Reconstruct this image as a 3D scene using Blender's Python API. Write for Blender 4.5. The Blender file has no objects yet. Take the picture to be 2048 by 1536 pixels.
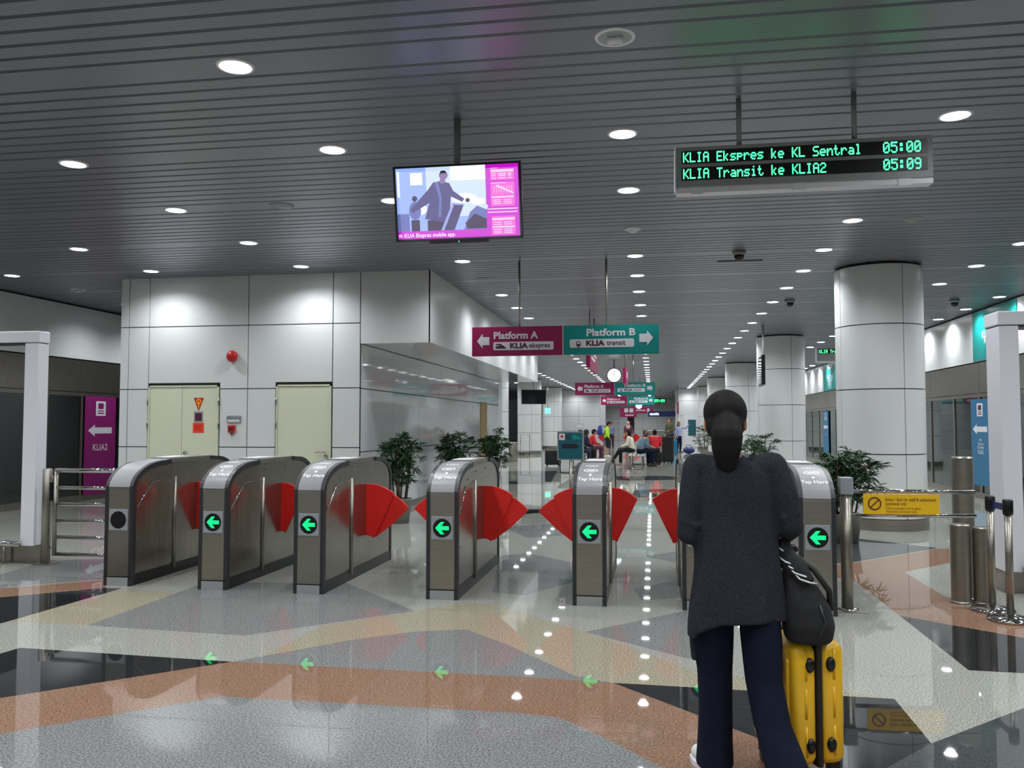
import bpy, bmesh, math, random
from mathutils import Vector, Matrix
R = math.radians
C = bpy.context.scene.collection
SC = bpy.context.scene
CEIL = 3.706

# ---------------------------------------------------------------- camera, world, exposure
cam_d = bpy.data.cameras.new('camera')
cam_d.sensor_fit = 'HORIZONTAL'
cam_d.sensor_width = 36.0
cam_d.lens = 36.0 * 1704.5 / 2048.0
cam_d.clip_start = 0.05
cam = bpy.data.objects.new('camera', cam_d)
C.objects.link(cam)
cam.location = (0, 0, 1.45)
cam.rotation_euler = (R(90 + 2.724), 0, R(9.37))
SC.camera = cam
w = bpy.data.worlds.new('world'); SC.world = w; w.use_nodes = True
w.node_tree.nodes['Background'].inputs[0].default_value = (0.55, 0.62, 0.70, 1)
w.node_tree.nodes['Background'].inputs[1].default_value = 0.05
SC.view_settings.view_transform = 'Standard'
SC.view_settings.look = 'None'
SC.view_settings.exposure = 0.0
SC.view_settings.gamma = 1.0
SC.view_settings.use_curve_mapping = False
SC.cycles.max_bounces = 7
SC.cycles.diffuse_bounces = 4
SC.cycles.glossy_bounces = 4
SC.cycles.transparent_max_bounces = 8
SC.cycles.sample_clamp_indirect = 3.0
SC.cycles.caustics_reflective = False
SC.cycles.caustics_refractive = False
SC.cycles.use_light_tree = True
LAMP_W = 112.0          # each ceiling downlight
LAMP_COL = (0.93, 0.97, 1.0)

# ---------------------------------------------------------------- materials
def lin(c):
    c = c / 255.0
    return c / 12.92 if c <= 0.04045 else ((c + 0.055) / 1.055) ** 2.4
def S(r, g, b): return (lin(r), lin(g), lin(b), 1)
MATS = {}
def mat(name, col, rough=0.5, metal=0.0, spec=0.5, emit=None, estr=0.0, coat=0.0):
    m = bpy.data.materials.new(name); m.use_nodes = True
    b = m.node_tree.nodes['Principled BSDF']
    b.inputs['Base Color'].default_value = col
    b.inputs['Roughness'].default_value = rough
    b.inputs['Metallic'].default_value = metal
    b.inputs['Specular IOR Level'].default_value = spec
    if coat:
        b.inputs['Coat Weight'].default_value = coat
        b.inputs['Coat Roughness'].default_value = 0.05
    if emit:
        b.inputs['Emission Color'].default_value = emit
        b.inputs['Emission Strength'].default_value = estr
    MATS[name] = m
    return m
def noisy(m, scale, c1, c2, lo=0.35, hi=0.65, detail=3.0, stretch=None, rough=None):
    """procedural two-tone variation in object coordinates"""
    nt = m.node_tree; b = nt.nodes['Principled BSDF']
    tc = nt.nodes.new('ShaderNodeTexCoord'); n = nt.nodes.new('ShaderNodeTexNoise')
    n.inputs['Scale'].default_value = scale; n.inputs['Detail'].default_value = detail
    src = tc.outputs['Object']
    if stretch:
        mp = nt.nodes.new('ShaderNodeMapping'); mp.inputs['Scale'].default_value = stretch
        nt.links.new(src, mp.inputs['Vector']); src = mp.outputs['Vector']
    nt.links.new(src, n.inputs['Vector'])
    cr = nt.nodes.new('ShaderNodeValToRGB')
    cr.color_ramp.elements[0].position = lo; cr.color_ramp.elements[0].color = c1
    cr.color_ramp.elements[1].position = hi; cr.color_ramp.elements[1].color = c2
    nt.links.new(n.outputs['Fac'], cr.inputs['Fac'])
    nt.links.new(cr.outputs['Color'], b.inputs['Base Color'])
    if rough:
        mr = nt.nodes.new('ShaderNodeMapRange')
        mr.inputs['To Min'].default_value = rough[0]; mr.inputs['To Max'].default_value = rough[1]
        nt.links.new(n.outputs['Fac'], mr.inputs['Value']); nt.links.new(mr.outputs['Result'], b.inputs['Roughness'])
    return m
def sc3(c, k): return (c[0] * k, c[1] * k, c[2] * k, 1)
def granite(name, col, rough=0.025, spread=0.42):
    m = mat(name, col, rough)
    return noisy(m, 95.0, sc3(col, 1 - spread), sc3(col, 1 + spread), 0.36, 0.64, 4.0)

granite('granite_light', S(158, 158, 150))
granite('granite_tan', S(160, 152, 131))
granite('granite_brown', S(142, 110, 90))
granite('granite_grey', S(128, 129, 128), spread=0.45)
granite('granite_black', S(36, 38, 40), 0.02, 0.25)
granite('granite_dark', S(70, 75, 75), 0.025, 0.3)
mat('white_panel', S(214, 216, 216), 0.32, spec=0.4)
mat('glazed_panel', S(205, 208, 211), 0.05, spec=1.0).node_tree.nodes['Principled BSDF'].inputs['IOR'].default_value = 1.8
mat('dark_gap', S(38, 39, 41), 0.8)
mat('slat_metal', S(122, 124, 134), 0.34, metal=0.5)
mat('ceiling_void', S(8, 8, 9), 0.9)
noisy(mat('steel', S(158, 154, 144), 0.32, metal=0.85), 3.0, S(152, 148, 138), S(162, 158, 148), 0.3, 0.7, 3.0, (1, 1, 14), (0.28, 0.36))
noisy(mat('steel_dark', S(152, 147, 137), 0.22, metal=0.88), 3.0, S(142, 137, 128), S(160, 155, 146), 0.3, 0.7, 3.0, (1, 14, 1), (0.17, 0.24))
mat('chrome', S(205, 205, 205), 0.08, metal=1.0)
mat('bench_metal', S(168, 170, 170), 0.35, metal=0.4)
mat('charcoal', S(44, 45, 48), 0.38)
mat('black_plastic', S(16, 16, 18), 0.3)
mat('black_fabric', S(21, 21, 23), 0.85)
mat('cap_grey', S(142, 140, 144), 0.38)
mat('cap_print', S(252, 252, 254), 0.45)
mat('plate_grey', S(150, 155, 160), 0.4)
mat('flap_red', S(240, 40, 33), 0.42)
mat('door_cream', S(212, 214, 190), 0.4)
mat('alarm_red', S(190, 32, 30), 0.35)
mat('orange_red', S(232, 62, 34), 0.5)
mat('yellow_sign', S(240, 190, 20), 0.5)
mat('sign_ink', S(120, 70, 15), 0.6)
mat('sign_brown', S(110, 60, 30), 0.6)
mat('magenta', S(150, 24, 84), 0.35)
mat('purple', S(140, 24, 110), 0.4)
mat('teal', S(10, 140, 136), 0.35)
mat('blue_banner', S(20, 104, 146), 0.4)
mat('navy_sign', S(22, 34, 90), 0.4)
mat('white_print', S(225, 225, 230), 0.5)
mat('pale_print', S(120, 195, 200), 0.5)
mat('maroon_print', S(80, 25, 50), 0.5)
mat('dark_teal', S(16, 92, 104), 0.45)
mat('ink', S(24, 30, 40), 0.5)
mat('tan_wood', S(178, 152, 96), 0.5)
mat('white_paint', S(226, 226, 234), 0.4)
mat('grey_paint', S(150, 151, 152), 0.45)
mat('lamp_glow', (1, 1, 1, 1), 0.5, emit=(0.95, 0.97, 1.0, 1), estr=15.0)
mat('lamp_off', S(150, 155, 155), 0.3)
mat('arrow_green', S(10, 60, 30), 0.5, emit=(0.0, 1.0, 0.24, 1), estr=1.35)
mat('led_green', S(10, 60, 40), 0.5, emit=(0.05, 1.0, 0.27, 1), estr=3.4)
mat('exit_green', S(10, 120, 90), 0.5, emit=(0.25, 1.0, 0.75, 1), estr=1.3)
mat('clock_glow', S(240, 240, 240), 0.5, emit=(0.97, 1.0, 1.0, 1), estr=1.6)
mat('sign_glow', S(240, 240, 240), 0.5, emit=(0.8, 0.95, 1.0, 1), estr=1.5)
def scr(n, r, g, b, k=1.0): mat('screen_' + n, S(5, 5, 5), 0.2, emit=S(r, g, b), estr=k)
mat('glass_dark', S(10, 16, 18), 0.06, spec=0.5)
mat('tunnel_dark', S(22, 27, 29), 0.6)
mat('trackway_lightened', S(185, 192, 192), 0.6)  # right trackway wall painted pale to stand in for reflections in the glass
mat('fern_leaf', S(38, 74, 40), 0.45); noisy(MATS['fern_leaf'], 6.0, S(22, 52, 28), S(62, 104, 60))
mat('stem_brown', S(70, 60, 40), 0.7)
mat('pot_grey', S(128, 128, 120), 0.5)
mat('skin', S(176, 122, 92), 0.5)
mat('hair_black', S(15, 13, 12), 0.7, spec=0.25)
mat('hair_brown', S(66, 40, 28), 0.5)
noisy(mat('knit_grey', S(44, 45, 52), 0.95, spec=0.1), 260.0, S(34, 35, 41), S(56, 57, 65), 0.35, 0.65, 2.0)
mat('navy_denim', S(20, 24, 42), 0.9, spec=0.15)
mat('case_yellow', S(226, 176, 34), 0.3, spec=0.5)
mat('zip_black', S(18, 17, 15), 0.6)
mat('white_rubber', S(222, 222, 222), 0.5)
# platform glass: clear pane that also mirrors the hall
gm = bpy.data.materials.new('pane_glass'); gm.use_nodes = True; nt = gm.node_tree
nt.nodes.remove(nt.nodes['Principled BSDF']); out = nt.nodes['Material Output']
tr = nt.nodes.new('ShaderNodeBsdfTransparent'); tr.inputs[0].default_value = (0.62, 0.72, 0.70, 1)
gl = nt.nodes.new('ShaderNodeBsdfGlossy'); gl.inputs[0].default_value = (0.85, 0.92, 0.92, 1); gl.inputs['Roughness'].default_value = 0.03
fr = nt.nodes.new('ShaderNodeFresnel'); fr.inputs[0].default_value = 2.3
mx = nt.nodes.new('ShaderNodeMixShader')
nt.links.new(fr.outputs[0], mx.inputs[0]); nt.links.new(tr.outputs[0], mx.inputs[1]); nt.links.new(gl.outputs[0], mx.inputs[2])
nt.links.new(mx.outputs[0], out.inputs[0]); MATS['pane_glass'] = gm

# ---------------------------------------------------------------- mesh helpers
class MB:
    def __init__(s): s.v = []; s.f = []; s.mi = []; s.cur = 0
    def add(s, vs, fs):
        o = len(s.v); s.v += [tuple(p) for p in vs]
        for f in fs: s.f.append([i + o for i in f]); s.mi.append(s.cur)
        return s
    def box(s, x0, x1, y0, y1, z0, z1):
        return s.add([(x0,y0,z0),(x1,y0,z0),(x1,y1,z0),(x0,y1,z0),(x0,y0,z1),(x1,y0,z1),(x1,y1,z1),(x0,y1,z1)],
                     [(0,3,2,1),(4,5,6,7),(0,1,5,4),(1,2,6,5),(2,3,7,6),(3,0,4,7)])
    def face(s, vs): return s.add(vs, [tuple(range(len(vs)))])
    def tube(s, pts, r, n=10, caps=True):
        pts = [Vector(p) for p in pts]; rs = r if isinstance(r, (list, tuple)) else [r] * len(pts)
        o = len(s.v); k = len(pts); up = None
        for i, p in enumerate(pts):
            d = (pts[min(i+1,k-1)] - pts[max(i-1,0)]).normalized()
            if up is None: up = Vector((0,0,1)) if abs(d.z) < 0.9 else Vector((1,0,0))
            a = d.cross(up)
            if a.length < 1e-4: a = d.cross(Vector((0.3,1,0.1)))
            a.normalize(); b = a.cross(d).normalized(); up = b
            for j in range(n):
                t = 2*math.pi*j/n
                s.v.append(tuple(p + (a*math.cos(t) + b*math.sin(t))*rs[i]))
        for i in range(k-1):
            for j in range(n):
                j2 = (j+1) % n
                s.f.append([o+i*n+j, o+i*n+j2, o+(i+1)*n+j2, o+(i+1)*n+j]); s.mi.append(s.cur)
        if caps:
            s.f.append([o+j for j in range(n)][::-1]); s.mi.append(s.cur)
            s.f.append([o+(k-1)*n+j for j in range(n)]); s.mi.append(s.cur)
        return s
    def rings(s, rings, caps=True):
        o = len(s.v); n = len(rings[0]); k = len(rings)
        for r in rings: s.v += [tuple(p) for p in r]
        for i in range(k-1):
            for j in range(n):
                j2 = (j+1) % n
                s.f.append([o+i*n+j, o+i*n+j2, o+(i+1)*n+j2, o+(i+1)*n+j]); s.mi.append(s.cur)
        if caps:
            s.f.append([o+j for j in range(n)][::-1]); s.mi.append(s.cur)
            s.f.append([o+(k-1)*n+j for j in range(n)]); s.mi.append(s.cur)
        return s
    def lathe(s, prof, n=24, c=(0,0,0), caps=True):
        return s.rings([[(c[0]+r*math.cos(2*math.pi*j/n), c[1]+r*math.sin(2*math.pi*j/n), c[2]+z) for j in range(n)] for r, z in prof], caps)
    def ball(s, c, rx, ry=None, rz=None, n=12, m=8, rot=None):
        ry = rx if ry is None else ry; rz = rx if rz is None else rz
        M = rot or Matrix.Identity(3); c = Vector(c); rr = []
        for i in range(1, m):
            t = math.pi*i/m
            rr.append([c + M @ Vector((rx*math.sin(t)*math.cos(2*math.pi*j/n), ry*math.sin(t)*math.sin(2*math.pi*j/n), -rz*math.cos(t))) for j in range(n)])
        o = len(s.v); s.rings(rr, False); e = len(s.v)
        s.v.append(tuple(c + M @ Vector((0,0,-rz)))); s.v.append(tuple(c + M @ Vector((0,0,rz))))
        for j in range(n):
            s.f.append([e, o+(j+1) % n, o+j]); s.mi.append(s.cur)
            b = o+(m-2)*n; s.f.append([e+1, b+j, b+(j+1) % n]); s.mi.append(s.cur)
        return s
    def prism(s, poly, axis, a, b):
        """poly of 2D points extruded along axis from a to b"""
        def P(u, v, t): return {'x': (t,u,v), 'y': (u,t,v), 'z': (u,v,t)}[axis]
        n = len(poly)
        vs = [P(u,v,a) for u,v in poly] + [P(u,v,b) for u,v in poly]
        return s.add(vs, [tuple(range(n))[::-1], tuple(range(n,2*n))] + [(i,(i+1) % n,n+(i+1) % n,n+i) for i in range(n)])
    def limb(s, pts, n=10):
        """tapered capsule chain: [(pos, radius), ...]"""
        for p, r in pts: s.ball(p, r, n=n, m=6)
        for (p, r), (q, t) in zip(pts, pts[1:]): s.tube([p, q], [r, t], n)
        return s
    def build(s, name, m, parent=None, smooth=False, bevel=0.0, kind=None):
        me = bpy.data.meshes.new(name); me.from_pydata(s.v, [], s.f); 
        ms = m if isinstance(m, (list, tuple)) else [m]
        for x in ms: me.materials.append(MATS[x])
        if len(ms) > 1: me.polygons.foreach_set('material_index', s.mi)
        bm = bmesh.new(); bm.from_mesh(me); bmesh.ops.recalc_face_normals(bm, faces=bm.faces); bm.to_mesh(me); bm.free()
        if smooth: me.shade_smooth()
        me.update()
        o = bpy.data.objects.new(name, me); C.objects.link(o)
        if parent: o.parent = parent
        if bevel:
            bv = o.modifiers.new('bevel', 'BEVEL'); bv.width = bevel; bv.segments = 2; bv.limit_method = 'ANGLE'
        if smooth and smooth != 'all':
            pass
        if kind: o['kind'] = kind
        return o
    def fuse(s, name, m, parent=None, voxel=0.01, it=4, kind=None):
        """melt the closed pieces into one continuous surface"""
        o = s.build(name, m, None)
        md = o.modifiers.new('r', 'REMESH'); md.mode = 'VOXEL'; md.voxel_size = voxel; md.use_smooth_shade = True
        sm = o.modifiers.new('s', 'SMOOTH'); sm.iterations = it; sm.factor = 0.5
        dg = bpy.context.evaluated_depsgraph_get(); dg.update()
        me = bpy.data.meshes.new_from_object(o.evaluated_get(dg)); me.name = name
        o.modifiers.clear(); o.data = me
        if not me.materials: me.materials.append(MATS[m])
        me.shade_smooth()
        if parent: o.parent = parent
        return o
def tag(o, label, cat, group=None):
    o['label'] = label; o['category'] = cat
    if group: o['group'] = group
    return o
def thing(name, label, cat, loc=(0,0,0), rz=0.0, group=None):
    o = bpy.data.objects.new(name, None); C.objects.link(o); o.empty_display_size = 0.1
    o.location = loc; o.rotation_euler = (0,0,rz)
    return tag(o, label, cat, group)
def struct(o): o['kind'] = 'structure'; return o
def kids(o): return [c for c in bpy.data.objects if c.parent == o]
def dup(root, loc, rz=None, label=None, group=None):
    r = root.copy(); C.objects.link(r); r.location = loc
    if rz is not None: r.rotation_euler = (0,0,rz)
    if label: r['label'] = label
    if group: r['group'] = group
    for ch in kids(root):
        c = ch.copy(); C.objects.link(c); c.parent = r
        for g in kids(ch):
            d = g.copy(); C.objects.link(d); d.parent = c
    return r
def text_mb(txt, size, bold=0.0, align='CENTER', width=None):
    """flat lettering in the XZ plane, returned as an MB whose front faces -Y"""
    cu = bpy.data.curves.new('t', 'FONT'); cu.body = txt; cu.size = size; cu.align_x = align; cu.align_y = 'CENTER'
    cu.offset = bold; cu.resolution_u = 3
    o = bpy.data.objects.new('t', cu); C.objects.link(o)
    dg = bpy.context.evaluated_depsgraph_get(); dg.update()
    me = bpy.data.meshes.new_from_object(o.evaluated_get(dg))
    mb = MB(); xs = [v.co.x for v in me.vertices]
    k = 1.0
    if width and xs: k = width / (max(xs) - min(xs))
    mb.add([(v.co.x*k, 0, v.co.y) for v in me.vertices], [tuple(p.vertices) for p in me.polygons])
    bpy.data.objects.remove(o); bpy.data.curves.remove(cu); bpy.data.meshes.remove(me)
    return mb
def moved(mb, dx=0, dy=0, dz=0, rz=0.0):
    M = Matrix.Rotation(rz, 3, 'Z'); mb.v = [tuple(M @ Vector(p) + Vector((dx,dy,dz))) for p in mb.v]; return mb
def merge(*mbs):
    r = MB()
    for m in mbs:
        o = len(r.v); r.v += m.v
        for f, i in zip(m.f, m.mi): r.f.append([a+o for a in f]); r.mi.append(i)
    return r
def mm(mb, k): mb.mi = [k]*len(mb.f); return mb
def disc(cx, cz, rx, rz=None, y=0.0, n=24):
    rz = rx if rz is None else rz
    return MB().face([(cx+rx*math.cos(2*math.pi*j/n), y, cz+rz*math.sin(2*math.pi*j/n)) for j in range(n)])
def ringmb(cx, cz, ro, ri, y=0.0, n=28, sz=1.0):
    a = [(cx+ro*math.cos(2*math.pi*j/n), y, cz+sz*ro*math.sin(2*math.pi*j/n)) for j in range(n)]
    b = [(cx+ri*math.cos(2*math.pi*j/n), y, cz+sz*ri*math.sin(2*math.pi*j/n)) for j in range(n)]
    return MB().add(a+b, [(j,(j+1) % n,n+(j+1) % n,n+j) for j in range(n)])
def rect(x0, x1, z0, z1, y=0.0): return MB().face([(x0,y,z0),(x1,y,z0),(x1,y,z1),(x0,y,z1)])
def rrect(x0, x1, z0, z1, r, y=0.0, n=5):
    pts = []
    for cx, cz, a in ((x1-r,z0+r,-90),(x1-r,z1-r,0),(x0+r,z1-r,90),(x0+r,z0+r,180)):
        for i in range(n+1): t = R(a+90*i/n); pts.append((cx+r*math.cos(t), y, cz+r*math.sin(t)))
    return MB().face(pts)
def arrow(x0, x1, zc, h, y=0.0, shaft=0.5, head=0.45):
    """arrow pointing from x0 to x1"""
    xm = x1 + (x0-x1)*head; s = h*shaft/2
    return MB().add([(x0,y,zc-s),(xm,y,zc-s),(xm,y,zc-h/2),(x1,y,zc),(xm,y,zc+h/2),(xm,y,zc+s),(x0,y,zc+s)], [tuple(range(7))])
ORD = ['first','second','third','fourth','fifth','sixth','seventh','eighth','ninth','tenth','eleventh','twelfth']
# ---------------------------------------------------------------- floor (polished granite, inlaid pattern)
fl = MB(); fl.box(-13.0, 9.0, -9.0, 79.0, -0.2, 0.0)
FM = ['granite_light','granite_tan','granite_brown','granite_grey','granite_black','granite_dark']
INL = [
 (1, [(-2.42,5.05),(-2.37,5.89),(-1.84,6.5),(-1.51,6.87),(-1.27,6.86),(-0.96,6.52),(-0.2,5.73),(0.21,5.22),(1.25,4.85),(-0.23,4.89),(-0.45,4.99),(-0.98,5.64),(-1.32,5.98),(-1.66,5.86),(-2.02,5.56)]),
 (1, [(-4.7,5.67),(-4.65,6.96),(-4.06,6.83),(-4.04,5.65)]),
 (3, [(-2.55,4.94),(-2.02,5.56),(-1.66,5.86),(-1.32,5.98),(-0.98,5.64),(-0.45,4.99),(-0.23,4.89),(-0.74,4.92)]),
 (3, [(-4.04,5.65),(-4.06,6.83),(-4.07,7.35),(-2.8,7.55),(-2.3,7.01),(-1.84,6.5),(-2.78,5.56)]),
 (3, [(-0.48,6.04),(0.31,6.93),(0.43,5.83),(0.21,5.46)]),
 (3, [(-1.69,9.34),(-1.38,9.58),(-0.84,9.03),(-0.74,7.9),(-1.09,7.26),(-1.38,7.32)]),
 (3, [(-6.23,7.39),(-6.39,8.28),(-5.85,8.44),(-5.09,7.36),(-5.75,6.82)]),
 (3, [(-3.38,3.31),(-3.03,3.63),(-2.28,4.31),(-0.65,4.31),(-0.47,4.28),(-0.17,3.97),(0.03,3.73),(0.2,3.2),(0.2,2.0),(-4.0,2.0)]),
 (2, [(-6.34,6.39),(-5.71,6.78),(-5.06,7.31),(-4.81,6.96),(-5.42,6.43),(-5.9,5.96)]),
 (2, [(-3.82,3.73),(-3.43,4.09),(-2.55,4.94),(-0.74,4.92),(-0.23,4.89),(0.42,4.2),(0.75,3.85),(1.2,3.4),(0.5,3.2),(0.03,3.73),(-0.17,3.97),(-0.47,4.28),(-0.65,4.31),(-2.28,4.31),(-3.03,3.63),(-3.38,3.31)]),
 (2, [(1.4,8.98),(2.09,9.51),(3.25,10.69),(3.41,10.76),(3.08,9.68),(2.43,8.98),(2.42,7.77),(2.48,7.36),(2.71,6.94),(3.11,6.69),(2.83,6.1),(2.48,6.36),(1.84,6.93),(1.84,8.4)]),
 (4, [(-4.6,4.48),(-4.09,4.87),(-4.07,5.02),(-2.55,4.94),(-3.43,4.09),(-3.82,3.73)]),
 (4, [(-0.23,4.89),(1.25,4.85),(1.24,4.21),(0.96,3.88),(0.75,3.85),(0.42,4.2)]),
 (5, [(1.24,4.21),(1.87,4.81),(3.01,5.9),(3.4,4.4),(2.06,3.0),(1.2,3.4),(0.75,3.85),(0.96,3.88)]),
 (4, [(1.84,6.93),(2.48,6.36),(2.83,6.1),(2.55,5.5),(2.13,5.47),(1.83,5.48)]),
 (5, [(1.3,11.6),(1.9,11.75),(2.51,11.55),(3.29,10.78),(2.09,9.55),(1.69,9.29),(1.2,9.9)]),
 (4, [(-5.9,5.96),(-5.42,6.43),(-4.81,6.96),(-4.65,6.96),(-4.7,5.67),(-4.79,4.85)]),
 (5, [(-4.72,26.31),(-2.95,26.61),(-2.49,20.77),(-3.81,20.56)]),
 (3, [(-0.17,7.68),(0.3,8.3),(0.3,7.4),(-0.1,7.2)]),
 (3, [(-0.1,9.6),(0.6,10.4),(0.9,9.0),(0.45,8.9)]),
 (3, [(-2.1,12.0),(-1.3,12.6),(-0.9,11.4),(-1.6,10.9)]),
 (4, [(-3.2,14.2),(-2.2,13.6),(-1.3,14.6),(-2.3,15.4)]),
 (5, [(-1.6,18.0),(-0.4,17.2),(1.4,18.2),(0.2,19.6)]),
 (5, [(-2.6,23.5),(-0.6,22.4),(1.8,23.4),(0.2,24.6)]),
]
for k, (mi, poly) in enumerate(INL):
    fl.cur = mi; z = 0.0003 + 0.00004*k
    fl.face([(x,y,z) for x,y in poly])
fl.cur = 0
floor = struct(fl.build('floor', FM))
for p in floor.data.polygons:
    if p.normal.z < 0 and p.center.z > -0.1: p.flip()

# ---------------------------------------------------------------- ceiling: transverse metal slats under a dark void
ce = MB(); ce.cur = 1; ce.box(-13.0, 9.0, -9.0, 79.0, CEIL+0.10, CEIL+0.25); ce.cur = 0
y0 = 4.76 - 8*1.627; PITCH = 0.1627
y = y0
while y < 78.5:
    ws = [2*PITCH] + [PITCH]*8
    for wd in ws:
        a, b = y+0.011, y+wd-0.011
        ce.prism([(a,CEIL+0.02),(a+0.008,CEIL),(b-0.008,CEIL),(b,CEIL+0.02),(b,CEIL+0.03),(a,CEIL+0.03)], 'x', -13.0, 9.0)
        y += wd
struct(ce.build('ceiling', ['slat_metal','ceiling_void']))

# ---------------------------------------------------------------- panelled walls
def panel_wall(name, xs, zs, Y, d=0.05, m='white_panel', gap=0.014, holes=(), core=None):
    """cladding panels facing -Y with open dark joints"""
    mb = MB(); mb.cur = 1; mb.box(xs[0]+0.004, xs[-1]-0.004, Y+0.02, Y+0.14, zs[0], zs[-1]); mb.cur = 0
    for x0, x1 in zip(xs, xs[1:]):
        for z0, z1 in zip(zs, zs[1:]):
            cx, cz = (x0+x1)/2, (z0+z1)/2
            segs = [(z0, z1)]
            for hx0, hx1, hz in holes:
                if hx0-0.01 <= cx <= hx1+0.01:
                    segs = [(max(a, hz), b) for a, b in segs if b > hz]
            for a, b in segs:
                mb.box(x0+gap/2, x1-gap/2, Y, Y+0.04, a+gap/2, b-gap/2)
    if core: mb.box(*core)
    return struct(mb.build(name, [m, 'dark_gap']))
BY = 12.0
XL, XR = -10.7, 6.34
mb = MB(); mb.cur = 1; mb.box(-8.126,-4.254,BY+0.02,BY+0.06,0,CEIL); mb.cur = 0
G7 = 0.007
for x0, x1 in ((-8.13,-7.99),(-7.99,-7.645),(-6.464,-6.016),(-6.016,-5.563),(-4.675,-4.25)):
    for z0, z1 in ((0,1.11),(1.11,1.99)): mb.box(x0+G7,x1-G7,BY,BY+0.04,z0+G7,z1-G7)
for x0, x1 in ((-8.13,-7.99),(-7.99,-7.645),(-7.645,-6.016),(-6.016,-4.675),(-4.675,-4.25)):
    mb.box(x0+G7,x1-G7,BY,BY+0.04,2.95+G7,CEIL)
    mb.box(x0+G7,x1-G7,BY,BY+0.04,2.085,2.95-G7)
for x0, x1 in ((-8.123,-7.997),(-7.983,-7.652),(-6.457,-6.023),(-6.009,-5.57),(-4.668,-4.257)): mb.box(x0,x1,BY,BY+0.04,1.99+G7,2.085)
struct(mb.build('wall_front', ['white_panel','dark_gap']))
# block volume behind, left return
mb = MB(); mb.box(-8.12,-4.30,BY+0.06,24.0,0,CEIL); bk = mb
# overhanging bulkhead above the corridor
mb = MB(); mb.cur = 1; mb.box(-4.249,-3.20,BY+0.01,23.70,2.66,CEIL-0.002); mb.cur = 0
mb.box(-4.243,-3.19,BY,BY+0.04,2.645,CEIL-0.001)
mb.cur = 2; mb.box(-4.243,-3.185,BY+0.042,23.72,2.646,2.659); mb.cur = 0
for a, b in ((12.0,13.9),(13.9,15.8),(15.8,17.7),(17.7,19.7),(19.7,21.7),(21.7,23.72)): mb.box(-3.21,-3.18,a+(0 if a==12.0 else 0.005),b-0.004,2.647,CEIL-0.001)
mb.box(-4.24,-3.18,23.69,23.73,2.645,CEIL-0.001)
struct(mb.build('wall_upper_left', ['white_panel','dark_gap','glazed_panel']))
# glazed panel wall under the bulkhead
mb = MB(); mb.cur = 1; mb.box(-4.29,-4.262,BY+0.05,23.45,0.0,2.644); mb.cur = 0
ys = [BY+0.045,13.6,15.2,16.8,18.4,20.0,21.6,23.45]
for a, b in zip(ys, ys[1:]):
    for z0, z1 in ((0.10,1.045),(1.045,1.985),(1.985,2.645)): mb.box(-4.27,-4.25,a+0.003,b-0.003,z0+0.007,z1-0.007)
mb.cur = 2; mb.box(-4.27,-4.247,BY+0.045,23.45,0.0,0.10)
struct(mb.build('wall_lower_left', ['glazed_panel','dark_gap','steel_dark']))
mb = MB(); mb.box(-4.25,-4.235,20.9,21.7,0.1,2.02); struct(mb.build('trim_2','tan_wood'))
# rear cladding of the block end
bk.box(-8.12,-4.25,23.45,24.02,0,2.645); struct(bk.build('wall_middle','white_panel'))

# doors in the front wall
def leaf(name, x0, x1, hinges, knob, lever=None, split=None):
    t = bpy.data.objects.new(name, None); C.objects.link(t); t.location = ((x0+x1)/2, BY, 0); t['kind'] = 'structure'
    cx = (x0+x1)/2; w2 = (x1-x0)/2
    mb = MB()
    mb.box(-w2+0.012,-w2+0.035,-0.015,0.03,0,2.045); mb.box(w2-0.035,w2-0.012,-0.015,0.03,0,2.045); mb.box(-w2+0.012,w2-0.012,-0.015,0.03,2.022,2.045)
    mb.build('door_frame','door_cream',t)
    if split is None: spans = [(-w2+0.04, w2-0.04)]
    else: spans = [(-w2+0.04, split-0.003),(split+0.003, w2-0.04)]
    for a, b in spans: MB().box(a,b,-0.005,0.03,0.01,2.017).build('door_leaf','door_cream',t)
    for hx in hinges:
        for hz in (0.3,1.45,1.8): MB().tube([(hx,-0.017,hz-0.055),(hx,-0.017,hz+0.055)],0.012,8).build('hinge','steel_dark',t,True)
    kx, kz = knob
    h = MB().lathe([(0.001,0),(0.03,0.0),(0.032,0.01),(0.02,0.02),(0.022,0.045),(0.001,0.05)],16)
    h.v = [(x+kx, -z-0.005, y+kz) for x,y,z in h.v]; h.build('lock','chrome',t,True)
    if lever:
        MB().tube([(kx,-0.03,kz+0.06),(kx,-0.06,kz+0.06),(kx-lever,-0.06,kz+0.065),(kx-lever*1.15,-0.05,kz+0.055)],0.010,8).build('door_handle','steel',t,True)
    return t
d1 = leaf('door_1', -7.645, -6.464, (-0.585, 0.585), (0.05, 1.02), split=-0.02)
d2 = leaf('door_2', -5.563, -4.675, (-0.43,), (0.36, 0.985), lever=0.13)
def flat_tag(name, parts, loc, label, cat):
    t = thing(name, label, cat, loc)
    for pn, mb, m in parts: mb.build(pn, m, t)
    return t
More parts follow.
